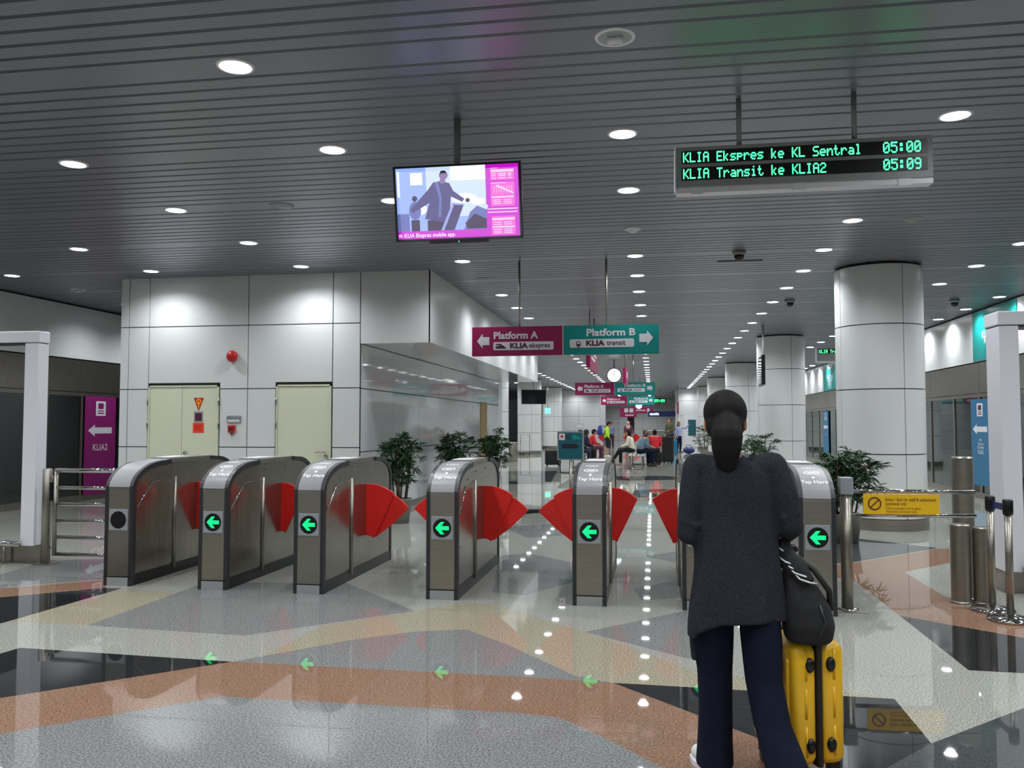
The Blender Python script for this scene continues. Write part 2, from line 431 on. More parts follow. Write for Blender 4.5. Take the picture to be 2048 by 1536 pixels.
# warning stickers on the left door
yD = BY-0.0055
flat_tag('warning_sticker', [('backing', MB().prism([(-0.085,0.09),(0.085,0.09),(0,-0.11)],'y',-0.002,0.0),'alarm_red'),
  ('symbol', merge(ringmb(0,0.035,0.042,0.028,-0.003),rect(-0.008,0.008,-0.06,0.05,-0.0032)),'yellow_sign')], (-6.80,yD,1.765), 'red triangular warning sticker with yellow symbol, topmost on the left cream door','sticker')
flat_tag('notice_sticker', [('backing', MB().box(-0.075,0.075,-0.002,0,-0.085,0.085),'plate_grey'),('symbol', MB().box(-0.055,0.055,-0.0035,-0.002,-0.06,0.06),'maroon_print')], (-6.80,yD,1.565),'grey bordered square notice between two red stickers on the left door','sticker')
flat_tag('fire_sticker', [('backing', MB().box(-0.09,0.09,-0.002,0,-0.075,0.075),'orange_red'),('line', merge(rect(-0.06,0.06,0.03,0.042,-0.003),rect(-0.06,0.03,0.0,0.012,-0.003),rect(-0.06,0.05,-0.03,-0.018,-0.003)),'alarm_red')], (-6.80,yD,1.40),'bright orange red rectangular sticker, lowest on the left door','sticker')
# bell, plate and call point
t = thing('alarm_bell','round red alarm bell high on the white wall between the doors','bell',(-6.25,BY,2.478))
b = MB().lathe([(0.001,0.0),(0.05,0.0),(0.05,0.03),(0.085,0.035),(0.088,0.055),(0.07,0.085),(0.03,0.10),(0.001,0.102)],24); b.v = [(x,-z,y) for x,y,z in b.v]; b.build('gong','alarm_red',t,True)
MB().box(-0.06,0.06,-0.035,0,-0.06,0.06).build('back_box','alarm_red',t,bevel=0.006)
t = thing('wall_plate','small white lettered plate above the red call point','plate',(-6.222,BY,1.53))
MB().box(-0.11,0.11,-0.015,0,-0.055,0.055).build('plate','plate_grey',t)
moved(text_mb('BREAK GLASS',0.04),0,-0.0165,0.018).build('lettering','ink',t); MB().box(-0.09,0.09,-0.0165,-0.015,-0.035,-0.01).build('label_strip','white_print',t)
t = thing('fire_call_point','small red fire alarm call point beside the left door','alarm',(-6.25,BY,1.383))
MB().box(-0.055,0.055,-0.045,0,-0.055,0.055).build('housing','alarm_red',t,bevel=0.006); MB().box(-0.032,0.032,-0.047,-0.045,-0.03,0.03).build('pane','maroon_print',t)
MB().tube([(0,-0.02,-0.055),(0,-0.02,-0.085)],0.014,8).build('key_barrel','steel_dark',t)

# ---------------------------------------------------------------- platform screen walls left and right
def screen_wall(side, X, s, ya, yb, mid=1.46):
    """s = +1 when the hall lies on the +X side of the wall"""
    def bx(mb, d0, d1, y0, y1, z0, z1): a, b = X+s*d0, X+s*d1; return mb.box(min(a,b),max(a,b),y0,y1,z0,z1)
    mb = MB(); mb.cur = 0
    y = ya
    while y < yb-0.1:
        bx(mb,-0.05,0.0,y+0.002,min(y+3.0,yb)-0.002,2.69,CEIL-0.03); y += 3.0
    mb.cur = 1; bx(mb,-0.12,-0.04,ya,yb,2.03,CEIL)
    struct(mb.build('wall_'+side, ['white_panel','dark_gap']))
    mb = MB(); y = ya
    while y < yb-0.1:
        bx(mb,-0.05,0.005,y+0.006,min(y+3.0,yb)-0.006,2.07,2.665); y += 3.0
    struct(mb.build('trim_'+('3' if s>0 else '4'),'steel_dark'))
    # glazed doors
    n = 0; y = ya
    fm = MB(); gmb = MB()
    while y < yb-0.1:
        bx(fm,-0.05,0.0,y,y+0.09,0.0,2.07); bx(fm,-0.05,0.0,y+mid,y+mid+0.07,0.0,2.0)
        bx(gmb,-0.03,-0.022,y+0.09,y+mid,0.12,1.99); bx(gmb,-0.03,-0.022,y+mid+0.07,y+3.0,0.12,1.99)
        y += 3.0
    bx(fm,-0.05,0.002,ya,yb,1.99,2.06); bx(fm,-0.05,0.01,ya,yb,0.0,0.12)
    num = '1' if s > 0 else '2'
    wroot = struct(fm.build('window_'+num,'steel_dark'))
    p = gmb.build('window_pane','pane_glass',wroot)
    # trackway beyond
    mb = MB(); bx(mb,-2.6,-2.5,ya,yb,-0.0,CEIL); struct(mb.build('wall_trackway_'+side,'tunnel_dark' if s > 0 else 'trackway_lightened'))
screen_wall('left', XL, 1, -7.35, 60.0, 0.97)
screen_wall('right', XR, -1, -6.0, 78.0)
# far and near closures
panel_wall('wall_far', [-13.0,-6.0,-4.5,-3.0,-2.2,-0.9,0.4,1.7,3.0,9.0], [0.0,1.05,1.99,2.93,CEIL], 77.0)
mb = MB(); mb.box(-13.0,9.0,-8.6,-8.5,0,CEIL); struct(mb.build('wall_near','white_panel'))
panel_wall('wall_far_left', [-7.6,-6.2,-4.8,-3.4], [0.0,1.05,1.99,2.93,CEIL], 56.0, core=(-7.6,-3.42,56.15,63.0,0,CEIL))
panel_wall('wall_far_right', [1.55,2.9,4.4,6.3], [0.0,1.05,1.99,2.93,CEIL], 54.3, core=(1.56,6.3,54.45,61.0,0,CEIL))
t = bpy.data.objects.new('door_3',None); C.objects.link(t); t.location = (2.45,54.3,0); t['kind']='structure'
MB().box(-0.62,0.62,-0.03,0,0,2.15).build('door_frame','white_panel',t); MB().box(-0.5,0.5,-0.045,-0.03,0.05,2.05).build('door_leaf','white_paint',t); MB().box(-0.28,0.2,-0.05,-0.045,0.75,1.75).build('door_pane','dark_teal',t)

# ---------------------------------------------------------------- columns
def column(x, y, label):
    t = thing('round_column', label, 'column', (x,y,0), 0, 'white clad round columns')
    r = 0.59
    MB().lathe([(r-0.03,0.0),(r-0.03,CEIL+0.02)],48).build('core','dark_gap',t,True)
    zs = [0.155,1.04,1.94,2.84,CEIL-0.03]
    mb = MB()
    for z0, z1 in zip(zs, zs[1:]):
        for k in range(4):
            a0 = R(-72+90*k)+0.009; a1 = R(18+90*k)-0.009; n = 14
            o = [[(q*math.cos(a0+(a1-a0)*i/n), q*math.sin(a0+(a1-a0)*i/n)) for i in range(n+1)] for q in (r,r-0.025)]
            mb.prism(o[0]+o[1][::-1],'z',z0+0.007,z1-0.007)
    c = mb.build('cladding','white_panel',t)
    c.data.shade_smooth(); c.data.set_sharp_from_angle(angle=R(40))
    MB().lathe([(r+0.012,0.0),(r+0.012,0.15),(r-0.01,0.155)],48).build('plinth','steel',t,True).data.set_sharp_from_angle(angle=R(40))
    return t
cols_r = [(3.22,12.92),(3.24,22.6),(3.24,32.25),(3.2,42.0),(3.2,51.7)]
nm = ['nearest white round column, right of the woman, beside the yellow sign gate','second white round column from the camera, just right of her head','third white round column on the right, behind the woman\'s head','fourth white round column along the right side','fifth white round column along the right side']
c0 = column(cols_r[0][0],cols_r[0][1],nm[0])
for (x,y), l in zip(cols_r[1:], nm[1:]): dup(c0,(x,y,0),None,l)
for y, l in ((32.25,'white round column beyond the glazed wall, beside the steel bin'),(42.0,'white round column behind the blank black monitor'),(51.7,'white round column right of the green exit light')): dup(c0,(-6.05,y,0),None,l)
# ---------------------------------------------------------------- ceiling downlights
lamp_data = bpy.data.lights.new('downlight_beam','SPOT')
lamp_data.energy = LAMP_W; lamp_data.color = LAMP_COL; lamp_data.spot_size = R(150); lamp_data.spot_blend = 0.85; lamp_data.shadow_soft_size = 0.07
proto = {}
def downlight(x, y, label, group=None, lit=True, small=False):
    key = (lit, small)
    if key in proto: return dup(proto[key], (x,y,CEIL), None, label, group) if not small else small_copy(x, y, label, group)
    if small:
        o = MB().lathe([(0.001,-0.002),(0.098,-0.002),(0.10,0.0),(0.001,0.001)],16).build('ceiling_downlight','lamp_glow')
        o.location = (x,y,CEIL); tag(o,label,'ceiling light',group); proto[key] = o; add_beam(o); return o
    t = thing('ceiling_downlight',label,'ceiling light',(x,y,CEIL),0,group)
    MB().lathe([(0.098,0.004),(0.098,-0.006),(0.104,-0.009),(0.116,-0.007),(0.120,0.0),(0.120,0.004)],32,caps=False).build('trim_ring','white_paint',t,True)
    MB().lathe([(0.001,-0.0035),(0.099,-0.0035),(0.099,0.0),(0.001,0.001)],32).build('lens','lamp_glow' if lit else 'lamp_off',t)
    if lit: add_beam(t)
    else:
        MB().tube([(-0.045,0,-0.02),(0.045,0,-0.02)],0.022,10).build('lamp_tube','white_paint',t,True)
    proto[key] = t
    return t
def add_beam(o):
    l = bpy.data.objects.new('beam', lamp_data); C.objects.link(l); l.parent = o; l.location = (0,0,-0.02)
def small_copy(x, y, label, group):
    s = proto[(True,True)]; o = s.copy(); C.objects.link(o); o.location = (x,y,CEIL); o['label'] = label; o['group'] = group; add_beam(o); return o
YR = [None,4.918,6.57,8.182,9.818,11.42,12.945,14.526,16.178,17.811] + [17.811+1.627*k for k in range(1,36)]
LANES = {
 'A': (-0.214, [2,3,5]+list(range(6,45)), 'lane between screen and departure board'),
 'B': (-2.579, [1,2,3,5]+list(range(7,45)), 'lane left of the hanging screen'),
 'C': (-4.936, [2,3,4,5]+list(range(14,36)), 'lane above the cream doors'),
 'D': (-7.27,  [3,4,5]+list(range(14,30)), 'lane left of the cream doors'),
 'E': (-9.565, [2,3,4,5,7,8]+list(range(14,30)), 'leftmost lane beside the platform wall'),
 'F': (2.197,  [2,4,5]+list(range(6,35)), 'lane behind the departure board'),
 'G': (4.559,  list(range(4,30)), 'lane right of the white columns'),
 'H': (6.06,   list(range(5,36)), 'lane against the right platform wall'),
}
def lane_words(c, i):
    return 'round lit downlight, %s from front, %s' % (ORD[i], LANES[c][2])
for c, (x, rows, words) in LANES.items():
    i = 0
    for r in rows:
        if r > 44 or r >= len(YR): continue
        if (c == 'F' and YR[r] > 54) or (c == 'C' and YR[r] > 55.4): continue
        if c in 'GH' and YR[r] > 54: continue
        if c == 'E' and 7 <= r < 10: x = -9.72
        elif c == 'E': x = -9.565
        if i < 10 and r < 14: downlight(x, YR[r], lane_words(c, i))
        else: downlight(x, YR[r], 'tiny distant downlight far along the ' + words, 'distant downlights, ' + words, small=True)
        i += 1
OUTSIDE = [(x,y) for y in (3.30,1.68,0.05,-1.6,-3.2,-4.9) for x in (-7.27,-4.936,-2.579,-0.214,2.197,4.559)] + [(4.559,4.918),(4.559,6.57),(4.559,8.182),(6.06,4.918),(6.06,6.57),(6.06,8.182),(6.06,9.818),(2.197,4.918),(2.197,8.182),(-4.936,4.918),(-7.27,4.918),(-7.27,6.57),(-9.565,4.918),(-9.565,3.3)]
for x, y in OUTSIDE:
    if True: downlight(x, y, 'round lit downlight over the entrance side, outside the picture', 'entrance side downlights')
downlight(-0.2, 4.90, 'unlit round downlight nearest the camera, grey reflector visible', lit=False)
downlight(-9.51, 12.85, 'unlit round downlight in the dark left ceiling beside the white block', lit=False)
# speakers, detectors and cameras on the ceiling
def speaker(x, y, label):
    t = thing('ceiling_speaker',label,'speaker',(x,y,CEIL))
    MB().lathe([(0.001,-0.012),(0.10,-0.012),(0.105,-0.010),(0.105,0),(0.001,0)],28).build('grille','slat_metal',t,True)
    MB().lathe([(0.104,0.0),(0.104,-0.014),(0.124,-0.008),(0.126,0.0)],28,caps=False).build('rim','grey_paint',t,True)
    return t
speaker(-3.77, 8.21, 'flat round ceiling speaker above the left gates, left of the hanging screen')
speaker(-2.55, 12.89, 'round ceiling speaker beside the top corner of the white bulkhead')
t = thing('smoke_detector','small smoke detector between lit downlights right of the hanging screen','detector',(-0.21,9.84,CEIL))
MB().lathe([(0.001,-0.045),(0.03,-0.042),(0.05,-0.03),(0.06,-0.012),(0.095,-0.010),(0.10,0),(0.001,0)],28).build('body','white_paint',t,True); MB().lathe([(0.10,-0.004),(0.118,-0.004),(0.12,0.0)],24,caps=False).build('rim','grey_paint',t,True)
t = thing('sprinkler_cover','faint grey ceiling fitting left of the large column top','detector',(2.83,9.84,CEIL))
MB().lathe([(0.001,-0.04),(0.04,-0.035),(0.07,-0.012),(0.10,-0.008),(0.10,0),(0.001,0)],24).build('body','grey_paint',t,True); MB().lathe([(0.10,-0.003),(0.11,-0.003),(0.11,0.0)],24,caps=False).build('rim','grey_paint',t,True)
def dome(x, y, label):
    t = thing('dome_camera',label,'security camera',(x,y,CEIL))
    MB().lathe([(0.07,-0.05),(0.085,-0.045),(0.09,0.0)],24).build('housing','grey_paint',t,True)
    MB().lathe([(0.001,-0.125),(0.04,-0.115),(0.062,-0.09),(0.068,-0.05),(0.001,-0.05)],24).build('dome','black_plastic',t,True)
dome(1.13,11.36,'dark dome camera below the green departure board, nearest of three')
dome(2.47,15.98,'dark dome camera on the ceiling left of the large column')
dome(5.42,16.47,'dark dome camera right of the large column near the teal banner')
t = thing('access_hatch','thin dark edged ceiling hatch line beyond the nearest dome camera','hatch',(1.2,12.0,CEIL))
MB().box(-0.30,0.30,-0.02,0.02,-0.006,0.0).build('hatch_edge','ceiling_void',t)

# ---------------------------------------------------------------- ticket gates
GL, GH = 1.92, 1.11
def gate_profile(n=12):
    p = [(0.0,0.0),(0.0,0.86)]
    for i in range(1,n+1):
        t = math.pi/2*i/n; p.append((0.5-0.5*math.cos(t), 0.86+0.245*math.sin(t)))
    p += [(0.62,1.113),(0.95,1.122),(1.40,1.118),(1.50,1.11)]
    for i in range(1,n+1):
        t = math.pi/2*i/n; p.append((1.50+0.42*math.sin(t), 0.88+0.23*math.cos(t)))
    p += [(GL,0.0)]
    return p
PROF = gate_profile()
def cap_map(s):
    """arc length from the start of the front curve -> (y, z)"""
    pts = PROF[1:16]; acc = 0
    for (a,b),(c,d) in zip(pts, pts[1:]):
        l = math.hypot(c-a,d-b)
        if s <= acc+l: k = (s-acc)/l; ny, nz = -(d-b)/l, (c-a)/l; return (a+(c-a)*k+ny*0.0055, b+(d-b)*k+nz*0.0055)
        acc += l
    return pts[-1]
def wrap(mb, s0): mb.v = [(x,)+cap_map(s0+z) for x,y,z in mb.v]; return mb
HW = 0.132
def make_gate(lit):
    t = thing('ticket_gate','gate','ticket gate')
    inner = [(y,z) for y,z in PROF]
    MB().prism(inner,'x',-HW+0.012,HW-0.012).build('housing','steel',t)
    # dark side skins, set just inside the trim
    for s in (-1,1):
        sk = MB(); x0, x1 = sorted((s*(HW-0.012), s*(HW-0.004)))
        sk.prism([(0.045,0.10),(0.045,0.86)]+[(0.5-0.455*math.cos(math.pi/2*i/8),0.86+0.205*math.sin(math.pi/2*i/8)) for i in range(1,9)]+[(0.62,1.075),(0.95,1.083),(1.40,1.08),(1.5,1.07)]+[(1.50+0.38*math.sin(math.pi/2*i/8),0.87+0.20*math.cos(math.pi/2*i/8)) for i in range(1,9)]+[(1.88,0.10)],'x',x0,x1)
        sk.build('side_panel','steel_dark',t)
        pl = MB(); a, b = sorted((s*(HW-0.004), s*HW))
        pl.prism([(0.06,0.70),(0.30,0.915),(0.655,0.93),(0.655,0.11),(0.06,0.11)],'x',a,b)
        pl.prism([(0.72,0.11),(0.72,0.935),(1.42,0.95),(1.80,0.74),(1.80,0.11)],'x',a,b)
        pl.build('access_panel','steel_dark',t,bevel=0.002)
        MB().tube([(s*(HW+0.001),0.075,0.70),(s*(HW+0.001),0.305,0.912),(s*(HW+0.001),0.64,0.928)],0.005,6).build('panel_edge','chrome',t,True)
        MB().tube([(s*(HW+0.002),0.688,0.06),(s*(HW+0.002),0.688,0.945)],0.017,10).build('guide_post','steel',t,True)
        rv = MB()
        for y,z in ((0.10,0.42),(0.16,0.80),(0.75,1.02),(1.2,1.03),(0.40,0.97)): rv.ball((s*(HW+0.0005),y,z),0.007,n=8,m=4)
        rv.build('rivets','chrome',t,True)
        # charcoal edge trim on front and rear curves
        tr = MB(); a, b = sorted((s*(HW-0.028), s*(HW+0.004)))
        out = PROF[0:14]+[(0.62,1.113)]; o2 = [(y-0.004,z+0.001) for y,z in out]; o2[-1] = (0.62,1.116)
        inn = [(0.046,0.0),(0.046,0.86)]+[(0.5-0.454*math.cos(math.pi/2*i/12),0.86+0.20*math.sin(math.pi/2*i/12)) for i in range(1,13)]+[(0.62,1.072)]
        for i in range(len(o2)-1): tr.prism([o2[i],o2[i+1],inn[i+1],inn[i]],'x',a,b)
        tr.build('edge_trim','charcoal',t); tr = MB()
        r_out = [(1.40,1.121)]+[(1.50+0.424*math.sin(math.pi/2*i/12),0.88+0.234*math.cos(math.pi/2*i/12)) for i in range(0,13)]+[(GL+0.004,0.0)]
        r_in = [(1.40,1.085)]+[(1.50+0.38*math.sin(math.pi/2*i/12),0.87+0.205*math.cos(math.pi/2*i/12)) for i in range(0,13)]+[(1.885,0.0)]
        for i in range(len(r_out)-1): tr.prism([r_out[i],r_out[i+1],r_in[i+1],r_in[i]],'x',a,b)
        tr.build('edge_trim','charcoal',t)
        MB().box(min(s*(HW-0.01),s*(HW+0.001)),max(s*(HW-0.01),s*(HW+0.001)),0.04,1.89,0.0,0.10).build('plinth','black_plastic',t)
    # grey curved cap on top of the front
    cp = MB(); n = 16; wv = HW-0.03
    st = [(-0.003,0.86-0.0+0.02)]
    prof = [(-0.003,0.885)]+[(y-0.003,z+0.003) for y,z in PROF[2:14]]+[(0.62,1.117)]
    cp.add([(x,y,z) for y,z in prof for x in (-wv,wv)],[(2*i,2*i+1,2*i+3,2*i+2) for i in range(len(prof)-1)])
    cp.build('cap','cap_grey',t,True)
    if lit: wrap(merge(moved(text_mb('Tap Here',0.052,0.0008),0,0,0.115), ringmb(0,0.262,0.06,0.048,sz=0.62), rect(-0.03,0.03,0.250,0.275), disc(0,0.178,0.012,0.016), ringmb(0,0.40,0.055,0.044,sz=0.6), rect(-0.028,0.028,0.392,0.41)),0.06).build('cap_lettering','cap_print',t)
    MB().box(-0.085,0.085,0.70,1.02,1.10,1.132).build('card_reader','white_print',t,bevel=0.004)
    MB().box(-0.10,0.10,0.64,1.45,1.10,1.123).build('top_plate','steel',t)
    # kick box at the front
    MB().box(-HW+0.03,HW-0.03,-0.006,0.03,0.0,0.075).build('kick_box','grey_paint',t)
    MB().box(-HW+0.004,HW-0.004,-0.005,0.03,0.077,0.085).build('kick_strip','black_plastic',t)
    # direction display
    MB().box(-0.092,0.092,-0.007,0.01,0.495,0.685).build('display_plate','plate_grey',t,bevel=0.003)
    d = disc(0,0.59,0.078,y=-0.0082,n=36).build('display_lens','black_plastic',t)
    if lit:
        a = MB(); sft = 0.016
        a.face([(-0.058,-0.009,0.59),(-0.038,-0.009,0.607),(0.058,-0.009,0.59+sft),(0.058,-0.009,0.59-sft),(-0.038,-0.009,0.573)])
        for k in (-1,1): a.face([(-0.058,-0.0091,0.59),(-0.012,-0.0091,0.59+k*0.05),(0.020,-0.0091,0.59+k*0.05),(-0.022,-0.0091,0.59)])
        a.build('arrow','arrow_green',d)
    return t
def flap(parent, side, wide):
    y = 1.10
    def P(poly, y0, y1, nm):
        MB().prism([(side*(HW-0.01+u), z) for u, z in poly],'y',y0,y1).build(nm,'flap_red',parent,bevel=0.004)
    if wide:
        P([(0,0.865),(0.10,0.862),(0.17,0.842),(0.24,0.812),(0.295,0.778),(0.20,0.55),(0.085,0.335),(0.06,0.352),(0.03,0.362),(0,0.358)], y, y+0.022, 'flap_leaf')
        P([(0.22,0.79),(0.275,0.765),(0.33,0.732),(0.39,0.685),(0.44,0.632),(0.27,0.47),(0.10,0.34),(0.09,0.36)], y+0.024, y+0.044, 'flap_leaf')
    else:
        P([(0,0.865),(0.08,0.858),(0.16,0.825),(0.245,0.762),(0.16,0.58),(0.055,0.365),(0.03,0.378),(0,0.382)], y, y+0.03, 'flap_leaf')
gx = [-4.77,-3.83,-2.925,-1.735,-0.51,0.355,1.232]
gl = ['leftmost steel ticket gate, its round arrow display dark and unlit','second steel ticket gate from the left, green arrow lit, beside the unlit gate','third steel ticket gate from the left, green arrow lit, one wide red flap','middle steel ticket gate, green arrow lit, wide red flaps both sides','steel ticket gate standing alone, just left of the woman','ticket gate mostly hidden behind the woman','rightmost steel ticket gate, between the woman and the sign gate']
g_off = make_gate(False); g_on = make_gate(True)
fl_spec = [(None,0),(0,0),(0,1),(1,1),(1,0),(0,0),(0,None)]
for i, x in enumerate(gx):
    loc = (x, 6.95-0.04*(x+1.735), 0)
    if i == 0: g = g_off; g.location = loc; g['label'] = gl[0]
    elif i == 1: continue
    else: g = dup(g_on, loc, None, gl[i])
    g['group'] = 'row of ticket gates'
    L_, R_ = fl_spec[i]
    if L_ is not None: flap(g,-1,L_)
    if R_ is not None: flap(g,1,R_)
# second gates far down the hall, turned the same way
for x, l, f in ((-2.95,'distant ticket gate with red flaps behind the lime jacket man',(1,1)),(-1.35,'distant ticket gate at the far end beside the dark pillar',(1,1))):
    g = dup(g_on,(x,54.0,0),None,l,'distant ticket gates'); flap(g,-1,f[0]); flap(g,1,f[1])
g_on.location = (gx[1],6.95-0.04*(gx[1]+1.735),0); g_on['label'] = gl[1]; g_on['group'] = 'row of ticket gates'; flap(g_on,-1,0); flap(g_on,1,0)
# ---------------------------------------------------------------- hanging platform signs
K = 0.00690
def platform_sign(x, y, label):
    t = thing('platform_sign',label,'sign',(x,y,2.40),0,'hanging platform signs')
    W, H = 2.56, 0.40
    MB().box(0,W,-0.03,0.03,-0.002,0.0).build('bottom_rail','steel',t)
    l = MB().box(0,1.262,-0.04,0.04,0,H).build('magenta_panel','magenta',t); l['label'] = 'magenta half of the sign'
    r = MB().box(1.272,W,-0.04,0.04,0,H).build('teal_panel','teal',t); r['label'] = 'teal half of the sign'
    yy = -0.0415
    MB().box(1.262,1.272,-0.041,0.041,0,H).build('divider','white_print',t)
    arrow(0.245,0.07,0.205,0.205,yy,0.55,0.45).build('arrow','white_print',l)
    arrow(2.30,2.485,0.215,0.205,yy,0.55,0.45).build('arrow','white_print',r)
    moved(text_mb('Platform A',0.135,0.004,width=0.62),0.61,yy,0.275).build('lettering','white_print',l)
    moved(text_mb('Platform B',0.135,0.004,width=0.66),1.915,yy,0.295).build('lettering','white_print',r)
    merge(mm(rrect(0.30,1.14,0.075,0.19,0.022,yy),0),mm(merge(moved(text_mb('KLIA',0.10,0.004,width=0.25),0.655,yy-0.001,0.132),moved(text_mb('ekspres',0.095,0.001,width=0.29),0.945,yy-0.001,0.136),
          MB().face([(0.335,yy-0.001,0.100),(0.48,yy-0.001,0.100),(0.475,yy-0.001,0.115),(0.43,yy-0.001,0.145),(0.40,yy-0.001,0.165),(0.335,yy-0.001,0.165),(0.335,yy-0.001,0.15),(0.385,yy-0.001,0.148),(0.40,yy-0.001,0.135),(0.335,yy-0.001,0.132)])),1)).build('name_plate',['white_print','maroon_print'],l)
    merge(mm(rrect(1.36,2.23,0.095,0.21,0.022,yy),0),mm(merge(moved(text_mb('KLIA',0.10,0.004,width=0.25),1.705,yy-0.001,0.152),moved(text_mb('transit',0.095,0.001,width=0.25),1.99,yy-0.001,0.156),
          rrect(1.452,1.508,0.115,0.185,0.014,yy-0.001), rect(1.462,1.498,0.10,0.112,yy-0.001)),1),mm(rrect(1.462,1.498,0.145,0.176,0.006,yy-0.0015),0)).build('name_plate',['white_print','maroon_print'],r)
    for px in (0.66,1.86): MB().tube([(px,0,H),(px,0,CEIL-2.40)],0.014,8).build('hanger','steel',t,True)
    return t
s1 = platform_sign(-2.47, 11.6, 'large magenta and teal hanging platform sign, nearest of three alike')
dup(s1,(-2.47,27.5,2.40),None,'magenta and teal hanging platform sign behind the round clock, second of three')
dup(s1,(-2.47,41.5,2.40),None,'smallest magenta and teal hanging platform sign, third of three')
def banner(name, x, y0, y1, z0, z1, m, label):
    t = thing(name,label,'sign',(x,(y0+y1)/2,z0)); d = (y1-y0)/2; h = z1-z0
    MB().box(-0.04,0.04,-d,d,0,h).build('panel',m,t)
    b = MB()
    for s in (-1,1):
        b.add([(s*0.0412,-d*0.7,h*0.45),(s*0.0412,d*0.3,h*0.45),(s*0.0412,d*0.3,h*0.6),(s*0.0412,-d*0.7,h*0.6)],[(0,1,2,3)])
        b.add([(s*0.0412,-d*0.7,h*0.7),(s*0.0412,d*0.7,h*0.7),(s*0.0412,d*0.7,h*0.82),(s*0.0412,-d*0.7,h*0.82)],[(0,1,2,3)])
    b.build('lettering','white_print',t)
    for yy in (-d*0.6,d*0.6): MB().tube([(0,yy,h),(0,yy,CEIL-z0)],0.012,8).build('hanger','steel',t,True)
    return t
banner('direction_sign',-1.22,16.4,18.6,2.55,2.97,'magenta','magenta hanging sign turned edge on, below the nearest platform sign')
banner('direction_sign',-0.74,23.0,25.0,2.55,2.97,'magenta','thin magenta hanging sign turned edge on, beside the clock')
banner('direction_sign',1.42,49.0,50.6,2.05,2.72,'magenta','small magenta hanging banner beside the white kiosk wall')
# far magenta and navy signs
t = thing('direction_sign','long magenta hanging sign with pictograms, furthest down the hall','sign',(-1.1,60.0,2.05))
MB().box(-1.15,1.15,-0.05,0.05,0.18,0.58).build('panel','magenta',t); MB().box(-1.15,0.0,-0.05,0.05,-0.08,0.17).build('lower_panel','magenta',t)
merge(rrect(-0.85,-0.58,0.25,0.53,0.03,-0.052),rrect(-0.50,-0.23,0.25,0.53,0.03,-0.052),rect(-0.05,0.6,0.35,0.42,-0.052),rrect(0.72,0.88,0.25,0.53,0.03,-0.052),rect(-0.8,-0.2,0.02,0.09,-0.052)).build('pictograms','white_print',t)
for px in (-0.8,0.8): MB().tube([(px,0,0.58),(px,0,CEIL-2.05)],0.014,8).build('hanger','steel',t,True)
t = thing('lit_sign','dark navy hanging sign with a glowing white left end','sign',(0.6,58.0,1.98))
MB().box(-0.9,0.9,-0.06,0.06,0,0.36).build('panel','navy_sign',t); merge(moved(text_mb('exit',0.25,0.006,width=0.62),-0.5,-0.062,0.18)).build('lettering','sign_glow',t)
for px in (-0.7,0.7): MB().tube([(px,0,0.36),(px,0,CEIL-1.98)],0.014,8).build('hanger','steel',t,True)
# clocks
def clock(x, y, z, r, label):
    t = thing('hanging_clock',label,'clock',(x,y,z))
    rim = MB().lathe([(r*0.98,-0.07),(r*1.08,-0.075),(r*1.08,0.075),(r*0.98,0.07)],40,caps=False); rim.v = [(a,c,b) for a,b,c in rim.v]; rim.build('rim','black_plastic',t,True)
    f = MB().lathe([(0.001,-0.06),(r,-0.06),(r,0.06),(0.001,0.06)],40); f.v = [(a,c,b) for a,b,c in f.v]; f.build('dial','clock_glow',t)
    for s in (-1,1):
        h = merge(rect(-0.008,0.008,0,r*0.8,s*0.0625)); h2 = MB().face([(0,s*0.0625,-0.012),(-r*0.45,s*0.0625,0.10),(-r*0.43,s*0.0625,0.12),(0,s*0.0625,0.012)])
        merge(h,h2).build('clock_hands','grey_paint',t)
    MB().tube([(0,0,r),(0,0,CEIL-z)],0.016,8).build('hanger','charcoal',t,True)
    return t
clock(-1.32,30.0,3.17,0.235,'round white lit clock hanging above the second platform sign')
clock(-0.93,59.0,2.74,0.22,'tiny round lit clock above the farthest magenta sign')
# green LED boards
FONT = {'K':'10001 10010 10100 11000 10100 10010 10001','L':'10000 10000 10000 10000 10000 10000 11111','I':'01110 00100 00100 00100 00100 00100 01110','A':'01110 10001 10001 11111 10001 10001 10001',
'E':'11111 10000 10000 11110 10000 10000 11111','k':'10000 10000 10010 10100 11000 10100 10010','s':'00000 00000 01111 10000 01110 00001 11110','P':'00000 00000 11110 10001 11110 10000 10000','r':'00000 00000 10110 11001 10000 10000 10000',
'e':'00000 00000 01110 10001 11111 10000 01110','S':'01111 10000 10000 01110 00001 00001 11110','n':'00000 00000 10110 11001 10001 10001 10001','t':'01000 01000 11100 01000 01000 01001 00110','a':'00000 00000 01110 00001 01111 10001 01111',
'l':'01100 00100 00100 00100 00100 00100 01110','T':'11111 00100 00100 00100 00100 00100 00100','i':'00100 00000 01100 00100 00100 00100 01110','2':'01110 10001 00001 00110 01000 10000 11111','0':'01110 10001 10011 10101 11001 10001 01110',
'5':'11111 10000 11110 00001 00001 10001 01110','9':'01110 10001 10001 01111 00001 00001 01110',':':'00000 01100 01100 00000 01100 01100 00000',' ':'00000 00000 00000 00000 00000 00000 00000'}
def led_text(txt, x0, zc, px, pz, y):
    mb = MB()
    for i, ch in enumerate(txt):
        for r, row in enumerate(FONT[ch].split()):
            for c, b in enumerate(row):
                if b == '1':
                    x = x0+(i*6+c)*px; z = zc+(3-r)*pz; a, d = px*0.52, pz*0.5
                    mb.face([(x-a,y,z-d),(x+a,y,z-d),(x+a,y,z+d),(x-a,y,z+d)])
    return mb
